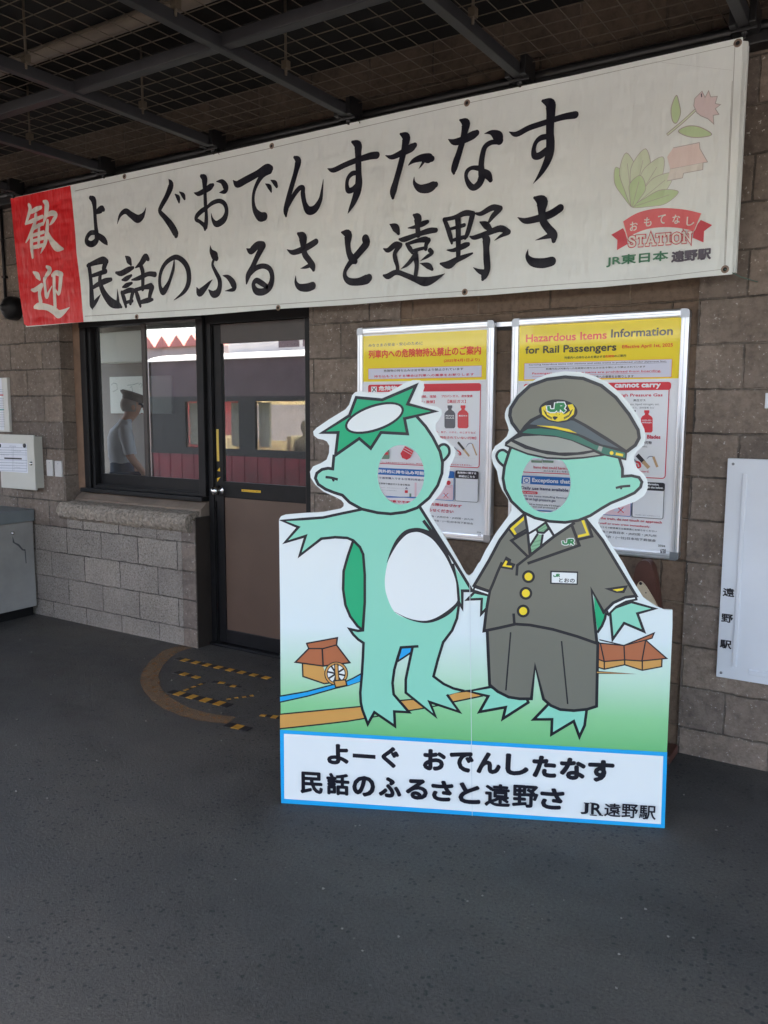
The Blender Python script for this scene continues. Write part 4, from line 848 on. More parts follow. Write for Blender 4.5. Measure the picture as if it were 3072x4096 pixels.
q.line(K3, [(730, 75), (560, 110), (400, 145), (230, 158), (60, 170), (195, 225), (85, 350), (255, 298), (205, 460), (385, 320), (500, 308), (600, 314), (650, 335), (705, 390), (732, 450), (745, 620), (745, 850), (730, 1080), (690, 1085), (620, 1070), (650, 1115), (690, 1155), (735, 1185), (730, 1300), (722, 1440)]+up([(708, 560), (712, 640), (725, 700), (770, 820), (825, 722), (995, 838), (990, 716), (1112, 722), (985, 575), (975, 480), (990, 370), (1015, 280), (1045, 185), (1185, 176)]), M_LN, 18)
q.line(K5, [(1140, 190), (1110, 330), (1085, 450), (1085, 560), (1330, 755), (1282, 637), (1530, 720), (1430, 580)], M_LN, 18); q.line(K5, [(1565, 545), (1480, 525), (1400, 488), (1315, 425), (1350, 290), (1395, 142)], M_LN, 18); q.line(K3, [(1395, 1179), (1470, 1080), (1510, 980), (1525, 870)], M_LN, 18)
q.fill(K5, [(1052, 190), (1135, 190), (1122, 228), (1030, 290)], M_SKY); q.line(K5, [(1020, 300), (1122, 232)], M_LN, 12); q.line(K5, [(1015, 290), (1045, 185), (1185, 176)], M_LN, 18); q.line(K5, [(1140, 190), (1110, 330)], M_LN, 18)
q.fill(K3, [(650, 340), (600, 480), (570, 600), (568, 750), (590, 880), (630, 970), (690, 1050), (722, 1078), (735, 900), (745, 700), (735, 520), (720, 440), (690, 375)], M_DG); q.line(K3, [(650, 335), (605, 465), (570, 590), (566, 740), (585, 870), (625, 965), (685, 1045), (728, 1080)], M_LN, 18); q.line(K3, [(650, 335), (705, 390), (732, 450), (745, 620), (745, 850), (728, 1080)], M_LN, 18)
q.fill(K3, [(1170, 262), (1075, 290), (1000, 380), (945, 490), (918, 600), (912, 700), (930, 800), (990, 925), (1090, 980), (1220, 1003), (1330, 985), (1430, 930), (1505, 850), (1515, 770), (1500, 680), (1470, 580), (1420, 470), (1360, 370), (1285, 300), (1220, 268)], M_WHT, True)
q.brush(K3, [(928, 520, 3), (970, 420, 20), (1020, 335, 32), (1085, 270, 36), (1160, 248, 34), (1230, 258, 38), (1320, 305, 50), (1390, 400, 36), (1440, 490, 24), (1490, 610, 18), (1515, 700, 16), (1524, 790, 16), (1518, 850, 22), (1440, 930, 34), (1330, 992, 26), (1230, 1010, 18), (1110, 985, 9), (995, 928, 2)], M_LN)
q.line(K3, [(1200, 55), (1330, 262), (1475, 490), (1635, 752), (1553, 752), (1553, 893), (1522, 838)], M_LN, 20); q.line(K3, [(1235, 175), (1315, 280)], M_LN, 22); q.line(K3, [(1478, 530), (1512, 690), (1522, 830)], M_LN, 14)
# head
ear = [(1352, 712), (1375, 685), (1410, 680), (1440, 704), (1446, 750), (1422, 790), (1392, 818)]
q.fill(K1, ear, M_SK); q.line(K1, ear, M_LN, 18, True)
hd = [(490, 770), (480, 882), (440, 877), (390, 887), (348, 918), (336, 960), (360, 1010), (420, 1050), (490, 1078), (560, 1100), (620, 1160), (720, 1215), (850, 1245), (960, 1255), (1080, 1240), (1180, 1205), (1280, 1122), (1350, 1020), (1385, 920), (1390, 830), (1370, 740), (1310, 620), (1250, 530), (1180, 452)]
q.fill(K1, hd+[(900, 400), (600, 600)], M_SK, holes=[hole1]); q.line(K1, hd, M_LN, 20)
q.line(K1, [(420, 950), (465, 955), (522, 970)], M_LN, 17, cap=False); q.line(K1, [(478, 966), (490, 985)], M_LN, 14, cap=False)
star = [(675, 290), (890, 310), (1170, 190), (1100, 345), (1330, 405), (1075, 465), (1100, 592), (880, 580), (795, 712), (700, 630), (503, 768), (525, 580), (392, 582), (618, 440)]
q.fill(K1, star, M_DG); q.line(K1, star, M_LN, 20, closed=True)
q.oval(K1, (826, 460), 256, 110, M_LN, -19); q.oval(K1, (826, 460), 236, 89, M_WHT, -19)
q.build('bare_figure_print', brd)

# ---- uniformed figure on the right
q = Print(bo, .0016); q.k = 1.22
lf = [(210, 455), (45, 487), (190, 524), (125, 640), (318, 605), (298, 690), (485, 570), (470, 530), (350, 530)]; rf = [(640, 575), (525, 695), (660, 694), (656, 806), (820, 708), (862, 822), (900, 740), (916, 620), (740, 620)]
for f in (lf, rf): q.fill(K6, f, M_SK); q.line(K6, f, M_LN, 17, closed=True)
q.fill(K4, [(1090, 800), (1165, 930), (1190, 945), (1165, 1030), (1122, 1095), (1100, 950)], M_DG); q.line(K4, [(1190, 935), (1180, 985), (1155, 1045), (1120, 1095)], M_LN, 18)
hnd = [(1205, 945), (1270, 890), (1400, 845), (1595, 900), (1450, 940), (1505, 1090), (1340, 1020), (1245, 1155), (1225, 945)]
q.fill(K4, hnd, M_SK); q.line(K4, hnd, M_LN, 18, closed=True)
cuff = [(1195, 912), (1255, 850), (1350, 808), (1435, 798), (1442, 824), (1355, 842), (1275, 884), (1210, 950)]
q.fill(K4, cuff, M_WHT); q.line(K4, cuff, M_LN, 15, closed=True)
lh = [(98, 765), (40, 825), (160, 820), (155, 945), (205, 890), (222, 790)]
q.fill(K4, lh, M_SK); q.line(K4, lh, M_LN, 17, closed=True)
tro = [(182, 35), (200, 440), (260, 490), (340, 530), (420, 543), (508, 543), (535, 300), (597, 545), (650, 592), (720, 622), (820, 630), (920, 620), (988, 598), (998, 125), (850, 75), (600, -20), (300, -20)]
q.fill(K6, tro, M_JK); q.line(K6, tro[:14], M_LN, 18); q.line(K6, [(355, 55), (320, 478)], M_LN, 9); q.line(K6, [(730, 120), (775, 578)], M_LN, 9)
jk = [(515, 115), (400, 210), (310, 330), (220, 500), (95, 710), (225, 757), (200, 900), (178, 1085), (300, 1060), (440, 1028), (560, 1036), (750, 1072), (950, 1130), (1115, 1188), (1095, 1000), (1070, 745), (1170, 930), (1250, 852), (1350, 806), (1440, 795), (1250, 480), (1160, 330), (1080, 230), (1015, 150), (760, 100)]
q.fill(K4, jk, M_JK); q.line(K4, jk[:-1], M_LN, 20)
q.line(K4, [(225, 757), (250, 700), (290, 600), (325, 520)], M_LN, 18)
q.fill(K4, [(98, 722), (222, 762), (218, 790), (93, 748)], M_WHT); q.line(K4, [(98, 722), (222, 762), (218, 790), (93, 748)], M_LN, 12, closed=True)
q.fill(K4, [(520, 105), (540, 250), (556, 440), (760, 300), (915, 190), (760, 100)], M_WHT)
q.fill(K4, [(612, 240), (690, 185), (716, 235), (674, 272), (625, 268)], M_TIE); q.fill(K4, [(622, 282), (665, 288), (648, 395), (566, 445), (558, 385)], M_TIE)
M_TIES = bmat('print_tie_stripe', srgb(112, 160, 124))
for (x0, y0, x1, y1) in ((625, 255, 705, 205), (640, 268, 712, 228), (590, 350, 655, 330), (575, 385, 650, 362), (566, 415, 640, 392)): q.line(K4, [(x0, y0), (x1, y1)], M_TIES, 10, cap=False)
q.line(K4, [(612, 240), (690, 185), (716, 235), (674, 272), (625, 268)], M_LN, 15, closed=True); q.line(K4, [(622, 282), (556, 385), (566, 445)], M_LN, 15); q.line(K4, [(665, 288), (648, 395)], M_LN, 15); q.line(K4, [(612, 240), (545, 280)], M_LN, 15); q.line(K4, [(690, 185), (760, 300)], M_LN, 17)
q.line(K4, [(516, 110), (540, 260), (560, 465)], M_LN, 18); q.line(K4, [(545, 470), (760, 300), (925, 190)], M_LN, 20); q.line(K4, [(555, 462), (455, 540), (449, 620)], M_LN, 18)
q.line(K4, [(538, 262), (405, 335), (545, 472)], M_LN, 18); q.line(K4, [(905, 205), (968, 375), (545, 523)], M_LN, 20); q.line(K4, [(424, 945), (430, 1028)], M_LN, 18)
q.fill(K4, [(392, 238), (508, 135), (510, 165), (425, 238), (452, 285), (436, 298)], M_YE); q.line(K4, [(385, 240), (430, 300), (535, 240)], M_LN, 14)
q.fill(K4, [(985, 170), (1008, 165), (1052, 290), (955, 312), (958, 290), (1026, 274)], M_YE); q.line(K4, [(1030, 165), (1075, 300), (955, 328)], M_LN, 18)
q.fill(K4, [(360, 465), (405, 492), (398, 515), (440, 530), (415, 578), (315, 562)], M_LN); q.fill(K4, [(358, 500), (374, 508), (362, 540), (410, 545), (406, 560), (330, 548)], M_YE)
q.fill(K4, [(1175, 733), (1372, 705), (1340, 770), (1270, 768)], M_LN); q.fill(K4, [(1243, 742), (1338, 728), (1326, 748), (1282, 756)], M_YE)
for c_ in ((547, 634), (525, 772), (503, 919)): q.oval(K4, c_, 53, 53, M_LN); q.oval(K4, c_, 33, 33, M_YE)
q.fill(K4, [(728, 585), (958, 592), (955, 702), (727, 694)], M_LN); q.fill(K4, [(740, 597), (948, 604), (945, 691), (739, 684)], M_WHT)
def logo(C, x, y, w_, h_, m, k):
    J = [(x, y+h_*.42), (x+w_*.02, y+h_*.78), (x+w_*.14, y+h_*.9), (x+w_*.36, y+h_*.9), (x+w_*.46, y+h_*.75), (x+w_*.5, y+h_*.06)]
    A = [(x+w_*.62, y+h_*.96), (x+w_*.66, y+h_*.1), (x+w_*.92, y+h_*.1), (x+w_*.97, y+h_*.3), (x+w_*.92, y+h_*.5), (x+w_*.7, y+h_*.54)]; B_ = [(x+w_*.76, y+h_*.56), (x+w_*1.0, y+h_*.96)]
    for s in (J, A, B_): q.line(C, s, m, k)
logo(K4, 756, 612, 48, 24, M_JR, 7); q.text(K4, 'とおの', (800, 645), (930, 684), M_NAVY, .03)
logo(K4, 832, 322, 88, 46, M_WHT, 22); logo(K4, 832, 322, 88, 46, M_JR, 12)
# head
er = [(375, 748), (340, 726), (302, 736), (282, 775), (300, 820), (338, 856)]
q.fill(K2, er, M_SK); q.line(K2, er, M_LN, 18, True)
hd = [(405, 690), (380, 760), (348, 860), (336, 960), (352, 1050), (405, 1150), (500, 1240), (600, 1288), (720, 1316), (850, 1325), (960, 1308), (1060, 1268), (1150, 1210), (1228, 1165), (1340, 1120), (1425, 1080), (1475, 1032), (1486, 990), (1462, 952), (1400, 938), (1325, 944), (1325, 880), (1300, 795)]
q.fill(K2, hd+[(1200, 740), (800, 700)], M_SK, holes=[hole2]); q.line(K2, hd, M_LN, 20)
q.line(K2, [(1270, 1040), (1315, 1028), (1390, 1022)], M_LN, 17, cap=False); q.line(K2, [(1318, 1032), (1312, 1050)], M_LN, 14, cap=False)
cr = [(470, 580), (410, 500), (392, 440), (400, 380), (460, 285), (560, 192), (700, 140), (850, 120), (1000, 133), (1150, 192), (1270, 290), (1380, 430), (1455, 560), (1464, 625), (1432, 685), (1365, 735), (1160, 640), (900, 500), (600, 500)]
q.fill(K2, cr, M_CAP); q.line(K2, cr[:16], M_LN, 23)
q.fill(K2, [(350, 692), (355, 660), (470, 575), (510, 520), (560, 470), (640, 430), (800, 440), (930, 462), (1030, 515), (1200, 620), (1366, 730), (1356, 812), (1180, 772), (1000, 797), (860, 806), (700, 800), (540, 766)], M_LN)
q.fill(K2, [(556, 512), (600, 478), (660, 452), (920, 482), (1010, 532), (1150, 622), (1300, 712), (1150, 678), (1000, 606), (800, 536), (660, 522)], M_BAND)
q.fill(K2, [(495, 582), (540, 552), (650, 546), (800, 562), (960, 610), (1100, 682), (1345, 748), (1350, 792), (1180, 762), (1050, 700), (900, 640), (760, 606), (600, 594)], M_GB)
q.fill(K2, [(1130, 690), (1162, 700), (1150, 740), (1118, 722)], M_LG); q.fill(K2, [(612, 522), (760, 528), (880, 553), (950, 587), (870, 572), (760, 547)], M_YE); q.oval(K2, (1235, 750), 16, 16, M_YE); q.fill(K2, [(1272, 745), (1332, 758), (1328, 780), (1268, 767)], M_YE)
q.fill(K2, [(428, 640), (500, 612), (640, 606), (780, 618), (900, 648), (1078, 726), (950, 744), (800, 746), (650, 724), (540, 690)], M_LG)
q.fill(K2, [(368, 682), (402, 655), (520, 716), (700, 762), (850, 776), (1000, 762), (1090, 742), (1140, 764), (1000, 782), (850, 790), (700, 784), (540, 750)], M_LG)
q.oval(K2, (793, 402), 160, 96, M_LN, 3); q.fill(K2, [(655, 372), (660, 430), (715, 475), (790, 490), (865, 476), (922, 430), (930, 380), (912, 345), (870, 352), (892, 400), (850, 428), (790, 434), (720, 424), (690, 392), (694, 352)], M_YE)
for o_ in (0, 15, 30): q.line(K2, [(672+o_*.6, 392+o_*.5), (690+o_*.4, 430+o_*.6), (740, 456+o_*.5)], M_LN, 3.5); q.line(K2, [(912-o_*.6, 388+o_*.5), (895-o_*.4, 428+o_*.6), (840, 456+o_*.5)], M_LN, 3.5)
q.fill(K2, [(745, 450), (765, 445), (790, 452), (780, 466), (765, 478), (752, 468)], M_LN)
for x in (735, 762, 790, 818): q.oval(K2, (x, 424), 14, 11, M_YE)
logo(K2, 712, 338, 132, 68, M_WHT, 34); logo(K2, 712, 338, 132, 68, M_JR, 19)
q.build('uniformed_figure_print', brd)

# ---- caption strip
q = Print(bo, .0018)
q.fill(F0, [K5(42, 868), K6(1509, 937), K6(1490, 1496), (1125, 3211.5)], M_SKY); q.fill(F0, [K5(75, 900), K6(1480, 965), K6(1462, 1467), K5(78, 1440)], M_WHT)
q.line(F0, [(1884, 2975), (1889, 3262)], M_SEAM, 1.5); q.build('caption_strip', brd)
q = Print(bo, .0024)
def tx(C, s, lt, rb, bold, C2=None): q.text(C, s, lt, rb, M_NAVY, bold, C2)
tx(K5, 'よ', (432, 980), (613, 1162), .05); q.line(K5, [(654, 1080), (826, 1092)], M_NAVY, 34); tx(K5, 'ぐ', (884, 1003), (1030, 1188), .05)
tx(K5, 'お', (1228, 1022), (1418, 1212), .055); tx(K5, 'で', (1450, 1042), (1648, 1225), .055)
for ch, x0, y0, x1, y1 in (('ん', 105, 930, 282, 1100), ('し', 318, 942, 488, 1112), ('た', 515, 955, 690, 1128), ('な', 718, 970, 906, 1144), ('す', 926, 985, 1115, 1160)): tx(K6, ch, (x0, y0), (x1, y1), .055)
for ch, x0, y0, x1, y1 in (('民', 212, 1208, 400, 1402), ('話', 428, 1218, 620, 1412), ('の', 643, 1240, 832, 1424), ('ふ', 862, 1250, 1050, 1432), ('る', 1085, 1265, 1268, 1448), ('さ', 1298, 1278, 1480, 1462)): tx(K5, ch, (x0, y0), (x1, y1), .038 if ch in '民話' else .052)
for ch, x0, y0, x1, y1 in (('と', -28, 1150, 132, 1318), ('遠', 165, 1160, 350, 1338), ('野', 368, 1168, 556, 1345), ('さ', 574, 1190, 748, 1358)): tx(K6, ch, (x0, y0), (x1, y1), .034 if ch in '遠野' else .05)
for ch, x0, y0, x1, y1 in (('J', 872, 1300, 925, 1388), ('R', 948, 1302, 1025, 1392), ('遠', 1044, 1302, 1162, 1408), ('野', 1172, 1308, 1288, 1418), ('駅', 1300, 1318, 1420, 1428)): tx(K6, ch, (x0, y0), (x1, y1), .02 if ch not in 'JR' else .035)
for (x0, y0, x1, y1) in ((895, 1302, 932, 1306), (940, 1302, 975, 1306), (938, 1390, 985, 1394), (1005, 1391, 1032, 1395)): q.line(K6, [(x0, y0), (x1, y1)], M_NAVY, 8)
q.build('caption_lettering', brd)

# ================================================================== THINGS ON AND BY THE WALL
def wallbox(tl, br, yf, yb, m, bevel=.003):
    p = onY(*tl, yf); q_ = onY(*br, yf); b = MB(); b.box((p.x, yf, q_.z), (q_.x, yb, p.z), m, bevel); return b, p, q_
# electrical box with a notice on its lid
t_ = onY(133, 1741, 3.71); u_ = onY(143, 1962, 3.71); x0, x1, z0, z1 = t_.x-.42, (t_.x+u_.x)/2, u_.z, t_.z
eb = thing('electrical_box', 'cream wall box with a paper notice held by two black magnets', 'electrical box', ((x0+x1)/2, 3.78, z0))
b = MB(); b.box((x0+.012, 3.728, z0+.012), (x1-.012, 3.792, z1-.012), M_BOX, .004); b.build('case', eb)
b = MB(); b.box((x0, 3.710, z0), (x1, 3.727, z1), M_BOX, .004); lid = b.build('lid', eb)
ep = Plane((0, 3.7095, 0), (1, 0, 0)); K8 = crop(0, 1450, 300/1106)
q = Print(ep); q.rect(K8, (-90, 1180), (415, 1632), M_PAPER); M_FAINT = mat('form_line', srgb(140, 145, 160), .7)
for yy in (1255, 1295, 1330, 1360, 1440, 1480, 1520, 1560, 1600): q.line(K8, [(-80, yy-8), (398, yy+4)], M_FAINT, 3)
for xx in (-60, 185, 205, 390): q.line(K8, [(xx-8, 1250), (xx+4, 1600)], M_FAINT, 3)
q.text(K8, '業務用通知書', (140, 1225), (235, 1245), M_FAINT); q.line(K8, [(68, 1411), (320, 1420)], M_INK, 13)
for xx, yy, n in ((205, 1290, 5), (215, 1470, 6), (20, 1345, 5), (20, 1500, 6), (215, 1530, 4)): q.text(K8, '列車接近時刻表示'[:n], (xx, yy+8), (xx+22*n, yy+26), M_FAINT)
q.build('notice_sheet', eb)
for mx in (363, -5):
    p = onY(*K8(mx, 1225), 3.708); b = MB(); b.lathe((p.x, 3.709, p.z), (0, -1, 0), [(0, .0155), (.006, .0155), (.008, .012), (.008, 0)], M_INK, 18); b.build('magnet', eb)
p = onY(*K8(457, 1490), 3.708); b = MB(); b.lathe((p.x, 3.710, p.z), (0, -1, 0), [(0, .016), (.004, .016), (.006, .010), (.012, .009), (.013, 0)], M_STEEL, 18); b.build('latch', lid)
# timetable frame above it
b, p, _ = wallbox((-60, 1513), (38, 1728), 3.765, 3.79, grainy('white_frame', srgb(215, 214, 208), .5, .1, 6))
nb = top(b, 'timetable_frame', (p.x, 3.79, p.z-.4), 'small white framed timetable sheet on the far left wall', 'notice')
np_ = Plane((0, 3.7645, 0), (1, 0, 0)); q = Print(np_); q.rect(K8, (-200, 240), (62, 1000), M_PAPER); q.line(K8, [(-200, 478), (48, 480)], M_RED, 11); q.line(K8, [(-200, 700), (60, 695)], mat('teal_line', srgb(90, 170, 160), .6), 8)
for k in range(22):
    if k not in (3, 4): q.line(K8, [(-190, 400+k*26), (50+k*1.2, 400+k*26)], M_FAINT, 2.5)
nbp = q.build('timetable_print', None)
for v in nbp.data.vertices: v.co -= nb.location
nbp.parent = nb
# two switch plates
for i, (tl, br) in enumerate((((184, 1839), (212, 1905)), ((217, 1843), (247, 1908)))):
    b, p, q_ = wallbox(tl, br, 3.775, 3.79, grainy('switch_plate', srgb(205, 203, 200), .5, .1, 9), .004)
    b.lathe(((p.x+q_.x)/2, 3.775, p.z-.02), (0, -1, 0), [(0, .004), (.002, .003), (.002, 0)], M_CORNER, 10)
    top(b, 'switch_plate', ((p.x+q_.x)/2, 3.79, q_.z), ('blank plastic wall plate nearer the cream electrical box', 'blank plastic wall plate nearer the window, beside its twin')[i], 'wall plate', 'blank plates on the block wall')
# grey cabinet in the corner
ca = onY(139, 2037, 3.772); cb = onY(152, 2428, 3.772)
cz, cx = ca.z, -5.50
gc = thing('grey_cabinet', 'low grey metal cabinet with a blue grey lid at the left edge', 'cabinet', (cx-.5, 3.3, 0))
b = MB(); b.box((cx-1.1, 2.75, .07), (cx, 3.775, cz-.09), M_GREYBOX, .008); body_ = b.build('body', gc)
b = MB(); b.box((cx-1.12, 2.73, cz-.088), (cx+.015, 3.78, cz), M_GREYLID, .006); b.build('lid', gc)
b = MB(); b.box((cx-1.05, 2.8, 0), (cx-.03, 3.76, .07), M_BLACK); b.build('plinth', gc)
p = onY(60, 2116, 3.55); b = MB(); b.lathe((cx, 3.60, cz-.16), (1, 0, 0), [(0, .014), (.01, .014), (.018, .008), (.02, 0)], M_STEEL, 14); b.build('knob', gc)
b = MB(); M_PATCH = grainy('bare_patch', srgb(84, 84, 86), .6, .2, 6)
pz = cz-.2; b.add([(cx+.0012, y, z) for y, z in [(3.60, pz+.02), (3.606, pz), (3.615, pz-.03), (3.65, pz-.05), (3.68, pz-.09), (3.70, pz-.095), (3.703, pz-.2), (3.696, pz-.2), (3.692, pz-.105), (3.672, pz-.098), (3.64, pz-.06), (3.60, pz-.03)]], [list(range(12))], M_PATCH); b.build('paint_patch', gc)
# bell and its conduit
p = onY(40, 1228, 3.70)
bl = thing('alarm_bell', 'black round alarm bell on the wall under the left end of the banner', 'bell', (p.x, 3.79, p.z-.06))
b = MB(); b.lathe((p.x-.06, 3.79, p.z), (0, -1, 0), [(0, .085), (.05, .085), (.07, .078), (.095, .05), (.10, .03), (.12, .02), (.12, 0)], M_BLACK, 28); b.build('gong', bl)
p2 = onY(22, 1195, 3.775); p3 = onY(8, 800, 3.775)
b = MB(); b.tube([(p2.x, 3.775, p.z+.05), (p2.x, 3.775, 2.99)], .011, M_BLACK, 10); b.box((p2.x-.02, 3.765, 2.5), (p2.x+.02, 3.79, 2.515), M_BLACK)
b.build('conduit', bl)
# white station board at the right edge
sp = Plane((0, 3.7595, 0), (1, 0, 0))
sx0 = -.655
sg = thing('station_board', 'plain white board on the right wall with three small black characters down its left edge', 'sign', (sx0+.45, 3.78, .392))
M_SB = grainy('board_enamel', srgb(224, 228, 234), .35, .05, 3, coat=.2)
b = MB(); b.box((sx0, 3.76, .392), (sx0+.9, 3.783, 1.351), M_SB, .003); b.build('panel', sg)
K7 = crop(2600, 1600, 472/653)
a_ = onY(*K7(525, 406), 3.75); c_ = onY(*K7(465, 1478), 3.75)
b = MB(); b.box(((a_.x+c_.x)/2-.009, 3.752, c_.z), ((a_.x+c_.x)/2+.009, 3.76, a_.z), M_SB, .003); b.build('slide_rail', sg)
a_ = onY(*K7(545, 1493), 3.75); b = MB(); b.box((a_.x, 3.752, a_.z-.024), (a_.x+.7, 3.76, a_.z), M_SB, .003); b.build('slide_rail', sg)
q = Print(sp)
for ch, x0_, y0_, x1_, y1_ in (('遠', 404, 1037, 466, 1092), ('野', 396, 1180, 458, 1236), ('駅', 388, 1324, 450, 1380)): q.text(K7, ch, (x0_, y0_), (x1_, y1_), M_INK, .035)
q.build('lettering', sg)
for sx_, sy_ in ((460, 354), (393, 1509)):
    p = onY(*K7(sx_, sy_), 3.76); b = MB(); b.lathe((p.x, 3.76, p.z), (0, -1, 0), [(0, .006), (.003, .005), (.003, 0)], M_CORNER, 12); b.build('screw', sg)
# corner of another sign just in frame, top right of the wall
b, p, q_ = wallbox((3062, 1572), (3300, 1634), 3.77, 3.79, M_SB, .002)
top(b, 'wall_sign', (p.x+.1, 3.79, q_.z), 'white sign corner at the right picture edge above the plain station board', 'sign')
# carved wooden piece behind the board
wc = Plane((0, 3.70, 0), (1, 0, 0)); p = onY(*K4(1505, 500), 3.70); z_ = p.z; xw = p.x
M_DKW = grainy('dark_wood', srgb(88, 54, 44), .45, .35, 7); M_LTW = grainy('light_wood', srgb(206, 188, 160), .6, .25, 6)
cw = thing('carved_figure', 'dark rounded wooden carving with a pale spotted inset, behind the photo board', 'carving', (xw, 3.70, 0))
def lens(K, pts, y0_, dep, m, name):
    b = MB(); b.prism([tuple(wc.to3(*wc.st(K(*p)), 3.70-y0_)) for p in catmull(pts, 5, True)], (0, dep, 0), m); bm_ = fixn(b.build(name, cw)); return bm_
lens(K4, [(1500, 500), (1545, 515), (1580, 580), (1605, 700), (1625, 860), (1640, 1100), (1400, 1100), (1405, 900), (1415, 700), (1425, 600), (1455, 525)], 3.70, .06, M_DKW, 'body')
lens(K4, [(1480, 672), (1515, 700), (1560, 770), (1605, 850), (1620, 920), (1480, 900), (1440, 780), (1455, 700)], 3.69, .012, M_LTW, 'pale_inset')
for (sx_, sy_, r_) in ((1476, 693, 9), (1470, 800, 5), (1520, 770, 4)):
    p = onY(*K4(sx_, sy_), 3.688); b = MB(); b.lathe((p.x, 3.69, p.z), (0, -1, 0), [(0, .004*r_/5), (.002, .003*r_/5), (.002, 0)], M_INK, 10); b.build('dark_spot', cw)
b = MB(); b.box((xw-.13, 3.62, 0), (xw+.17, 3.78, .04), M_DKW, .008); b.box((xw-.015, 3.705, .03), (xw+.06, 3.745, .7), M_DKW, .004); b.build('stand', cw)

# ================================================================== FLOOR MARKINGS
T = crop(400, 2500, .48222)
M_TYE = grainy('tape_yellow', srgb(205, 150, 52), .55, .3, 25); M_TBK = grainy('tape_black', srgb(40, 36, 38), .6, .3, 25)
def tape(p0, p1, w_, n, label, start=0, taper=(1, 1), torn=0.0, seed=1):
    rnd = random.Random(seed)
    a = onZ(*T(*p0), .004); c = onZ(*T(*p1), .004); d = (c-a); nn = Vector((-d.y, d.x, 0)).normalized()
    b = MB(); ww = w_*.85
    for i in range(n):
        m_ = M_TBK if (i+start) % 2 == 0 else M_TYE
        u0 = a+d*(i/n); u1 = a+d*((i+1)/n)
        k0 = ww*(taper[0]+(taper[1]-taper[0])*i/n); k1 = ww*(taper[0]+(taper[1]-taper[0])*(i+1)/n)
        sh = nn*0.012 if True else 0
        pts = [u0-nn*k0/2]; 
        for j in range(1, 4): pts.append(u0.lerp(u1, j/4)-nn*(k0/2-rnd.random()*torn*ww))
        pts += [u1-nn*k1/2, u1+nn*k1/2]
        for j in range(3, 0, -1): pts.append(u0.lerp(u1, j/4)+nn*(k0/2-rnd.random()*torn*ww))
        pts.append(u0+nn*k0/2)
        b.prism(pts, (0, 0, -.003), m_)
    o = fixn(top(b, 'hazard_tape', ((a.x+c.x)/2, (a.y+c.y)/2, 0), label, 'floor tape', 'black and yellow tape on the asphalt')); return o
tape((640, 275), (1405, 440), .058, 16, 'longest black and yellow tape strip, nearest the door sill', 0, (1, .8), .04, 1)
tape((632, 388), (822, 436), .062, 4, 'short black and yellow tape strip between the two long ones', 0, (1, .6), .08, 2)
tape((580, 548), (1078, 668), .068, 9, 'black and yellow tape strip just inside the faded curved line', 0, (1, 1), .04, 3)
tape((1048, 822), (1242, 864), .066, 3, 'tape strip piece at the near end of the faded curved line', 0, (1, .9), .08, 4)
tape((1330, 745), (1520, 768), .055, 4, 'tape strip piece running under the photo board corner', 1, (.5, 1), .05, 5)
tape((935, 470), (1035, 478), .05, 2, 'small torn tape scrap left of the other scrap near the door', 0, (1, .6), .2, 6)
tape((1045, 495), (1170, 514), .05, 3, 'torn tape scrap with one yellow square, right of its twin', 0, (.8, .5), .15, 7)
tape((700, 540), (872, 474), .022, 6, 'thin slanting tape shred by the left end of the strips', 1, (1, 1), .3, 8)
tape((1050, 614), (1272, 582), .03, 7, 'thin crumpled tape shred near the photo board', 1, (.6, 1), .4, 9)
M_ARC = mat('worn_paint', srgb(168, 126, 82), .8); t = NT(M_ARC); v = t.pos()
tr_ = t.n('ShaderNodeBsdfTransparent'); mx = t.n('ShaderNodeMixShader'); out_ = t.t.nodes['Material Output']
t.l(t.ramp(t.noise(v, 26, 6, .7), [(.3, (.1, .1, .1)), (.62, (.62, .62, .62))]), mx.inputs[0]); t.l(tr_.outputs[0], mx.inputs[1]); t.l(t.b.outputs[0], mx.inputs[2]); t.l(mx.outputs[0], out_.inputs[0])
arc = catmull([T(*p) for p in [(720, 180), (600, 215), (500, 285), (430, 370), (412, 440), (435, 530), (520, 620), (660, 700), (860, 760), (1090, 790)]], 8)
pts = [onZ(x, y, .003) for x, y in arc]; vs = []; n = len(pts)
for i, p in enumerate(pts):
    d = (pts[min(i+1, n-1)]-pts[max(i-1, 0)]); nn = Vector((-d.y, d.x, 0)).normalized()*(.050+.006*noise.noise(p*9)); vs += [p+nn, p-nn]
b = MB(); b.add(vs, [[2*i, 2*i+1, 2*i+3, 2*i+2] for i in range(n-1)], M_ARC)
o = b.build('painted_arc'); struct(o); o.name = 'floor_line'
# grit on the asphalt
M_GRIT = grainy('grit', srgb(140, 136, 130), .8, .3, 30)
b = MB(); rnd = random.Random(3)
for k in range(170):
    x = rnd.uniform(-5.5, 1.2); y = rnd.uniform(.9, 3.7); r_ = rnd.uniform(.0018, .0045)*(1.6 if rnd.random() < .08 else 1)
    bm = bmesh.new(); bmesh.ops.create_icosphere(bm, subdivisions=1, radius=r_)
    for v_ in bm.verts: v_.co = Vector((v_.co.x*rnd.uniform(.7, 1.6)+x, v_.co.y*rnd.uniform(.7, 1.5)+y, max(0, v_.co.z*.7+r_*.4)))
    b.bm(bm, M_GRIT)
o = b.build('grit'); o['kind'] = 'stuff'; o['label'] = 'pale grit and tiny stones scattered on the asphalt'; o['category'] = 'grit'

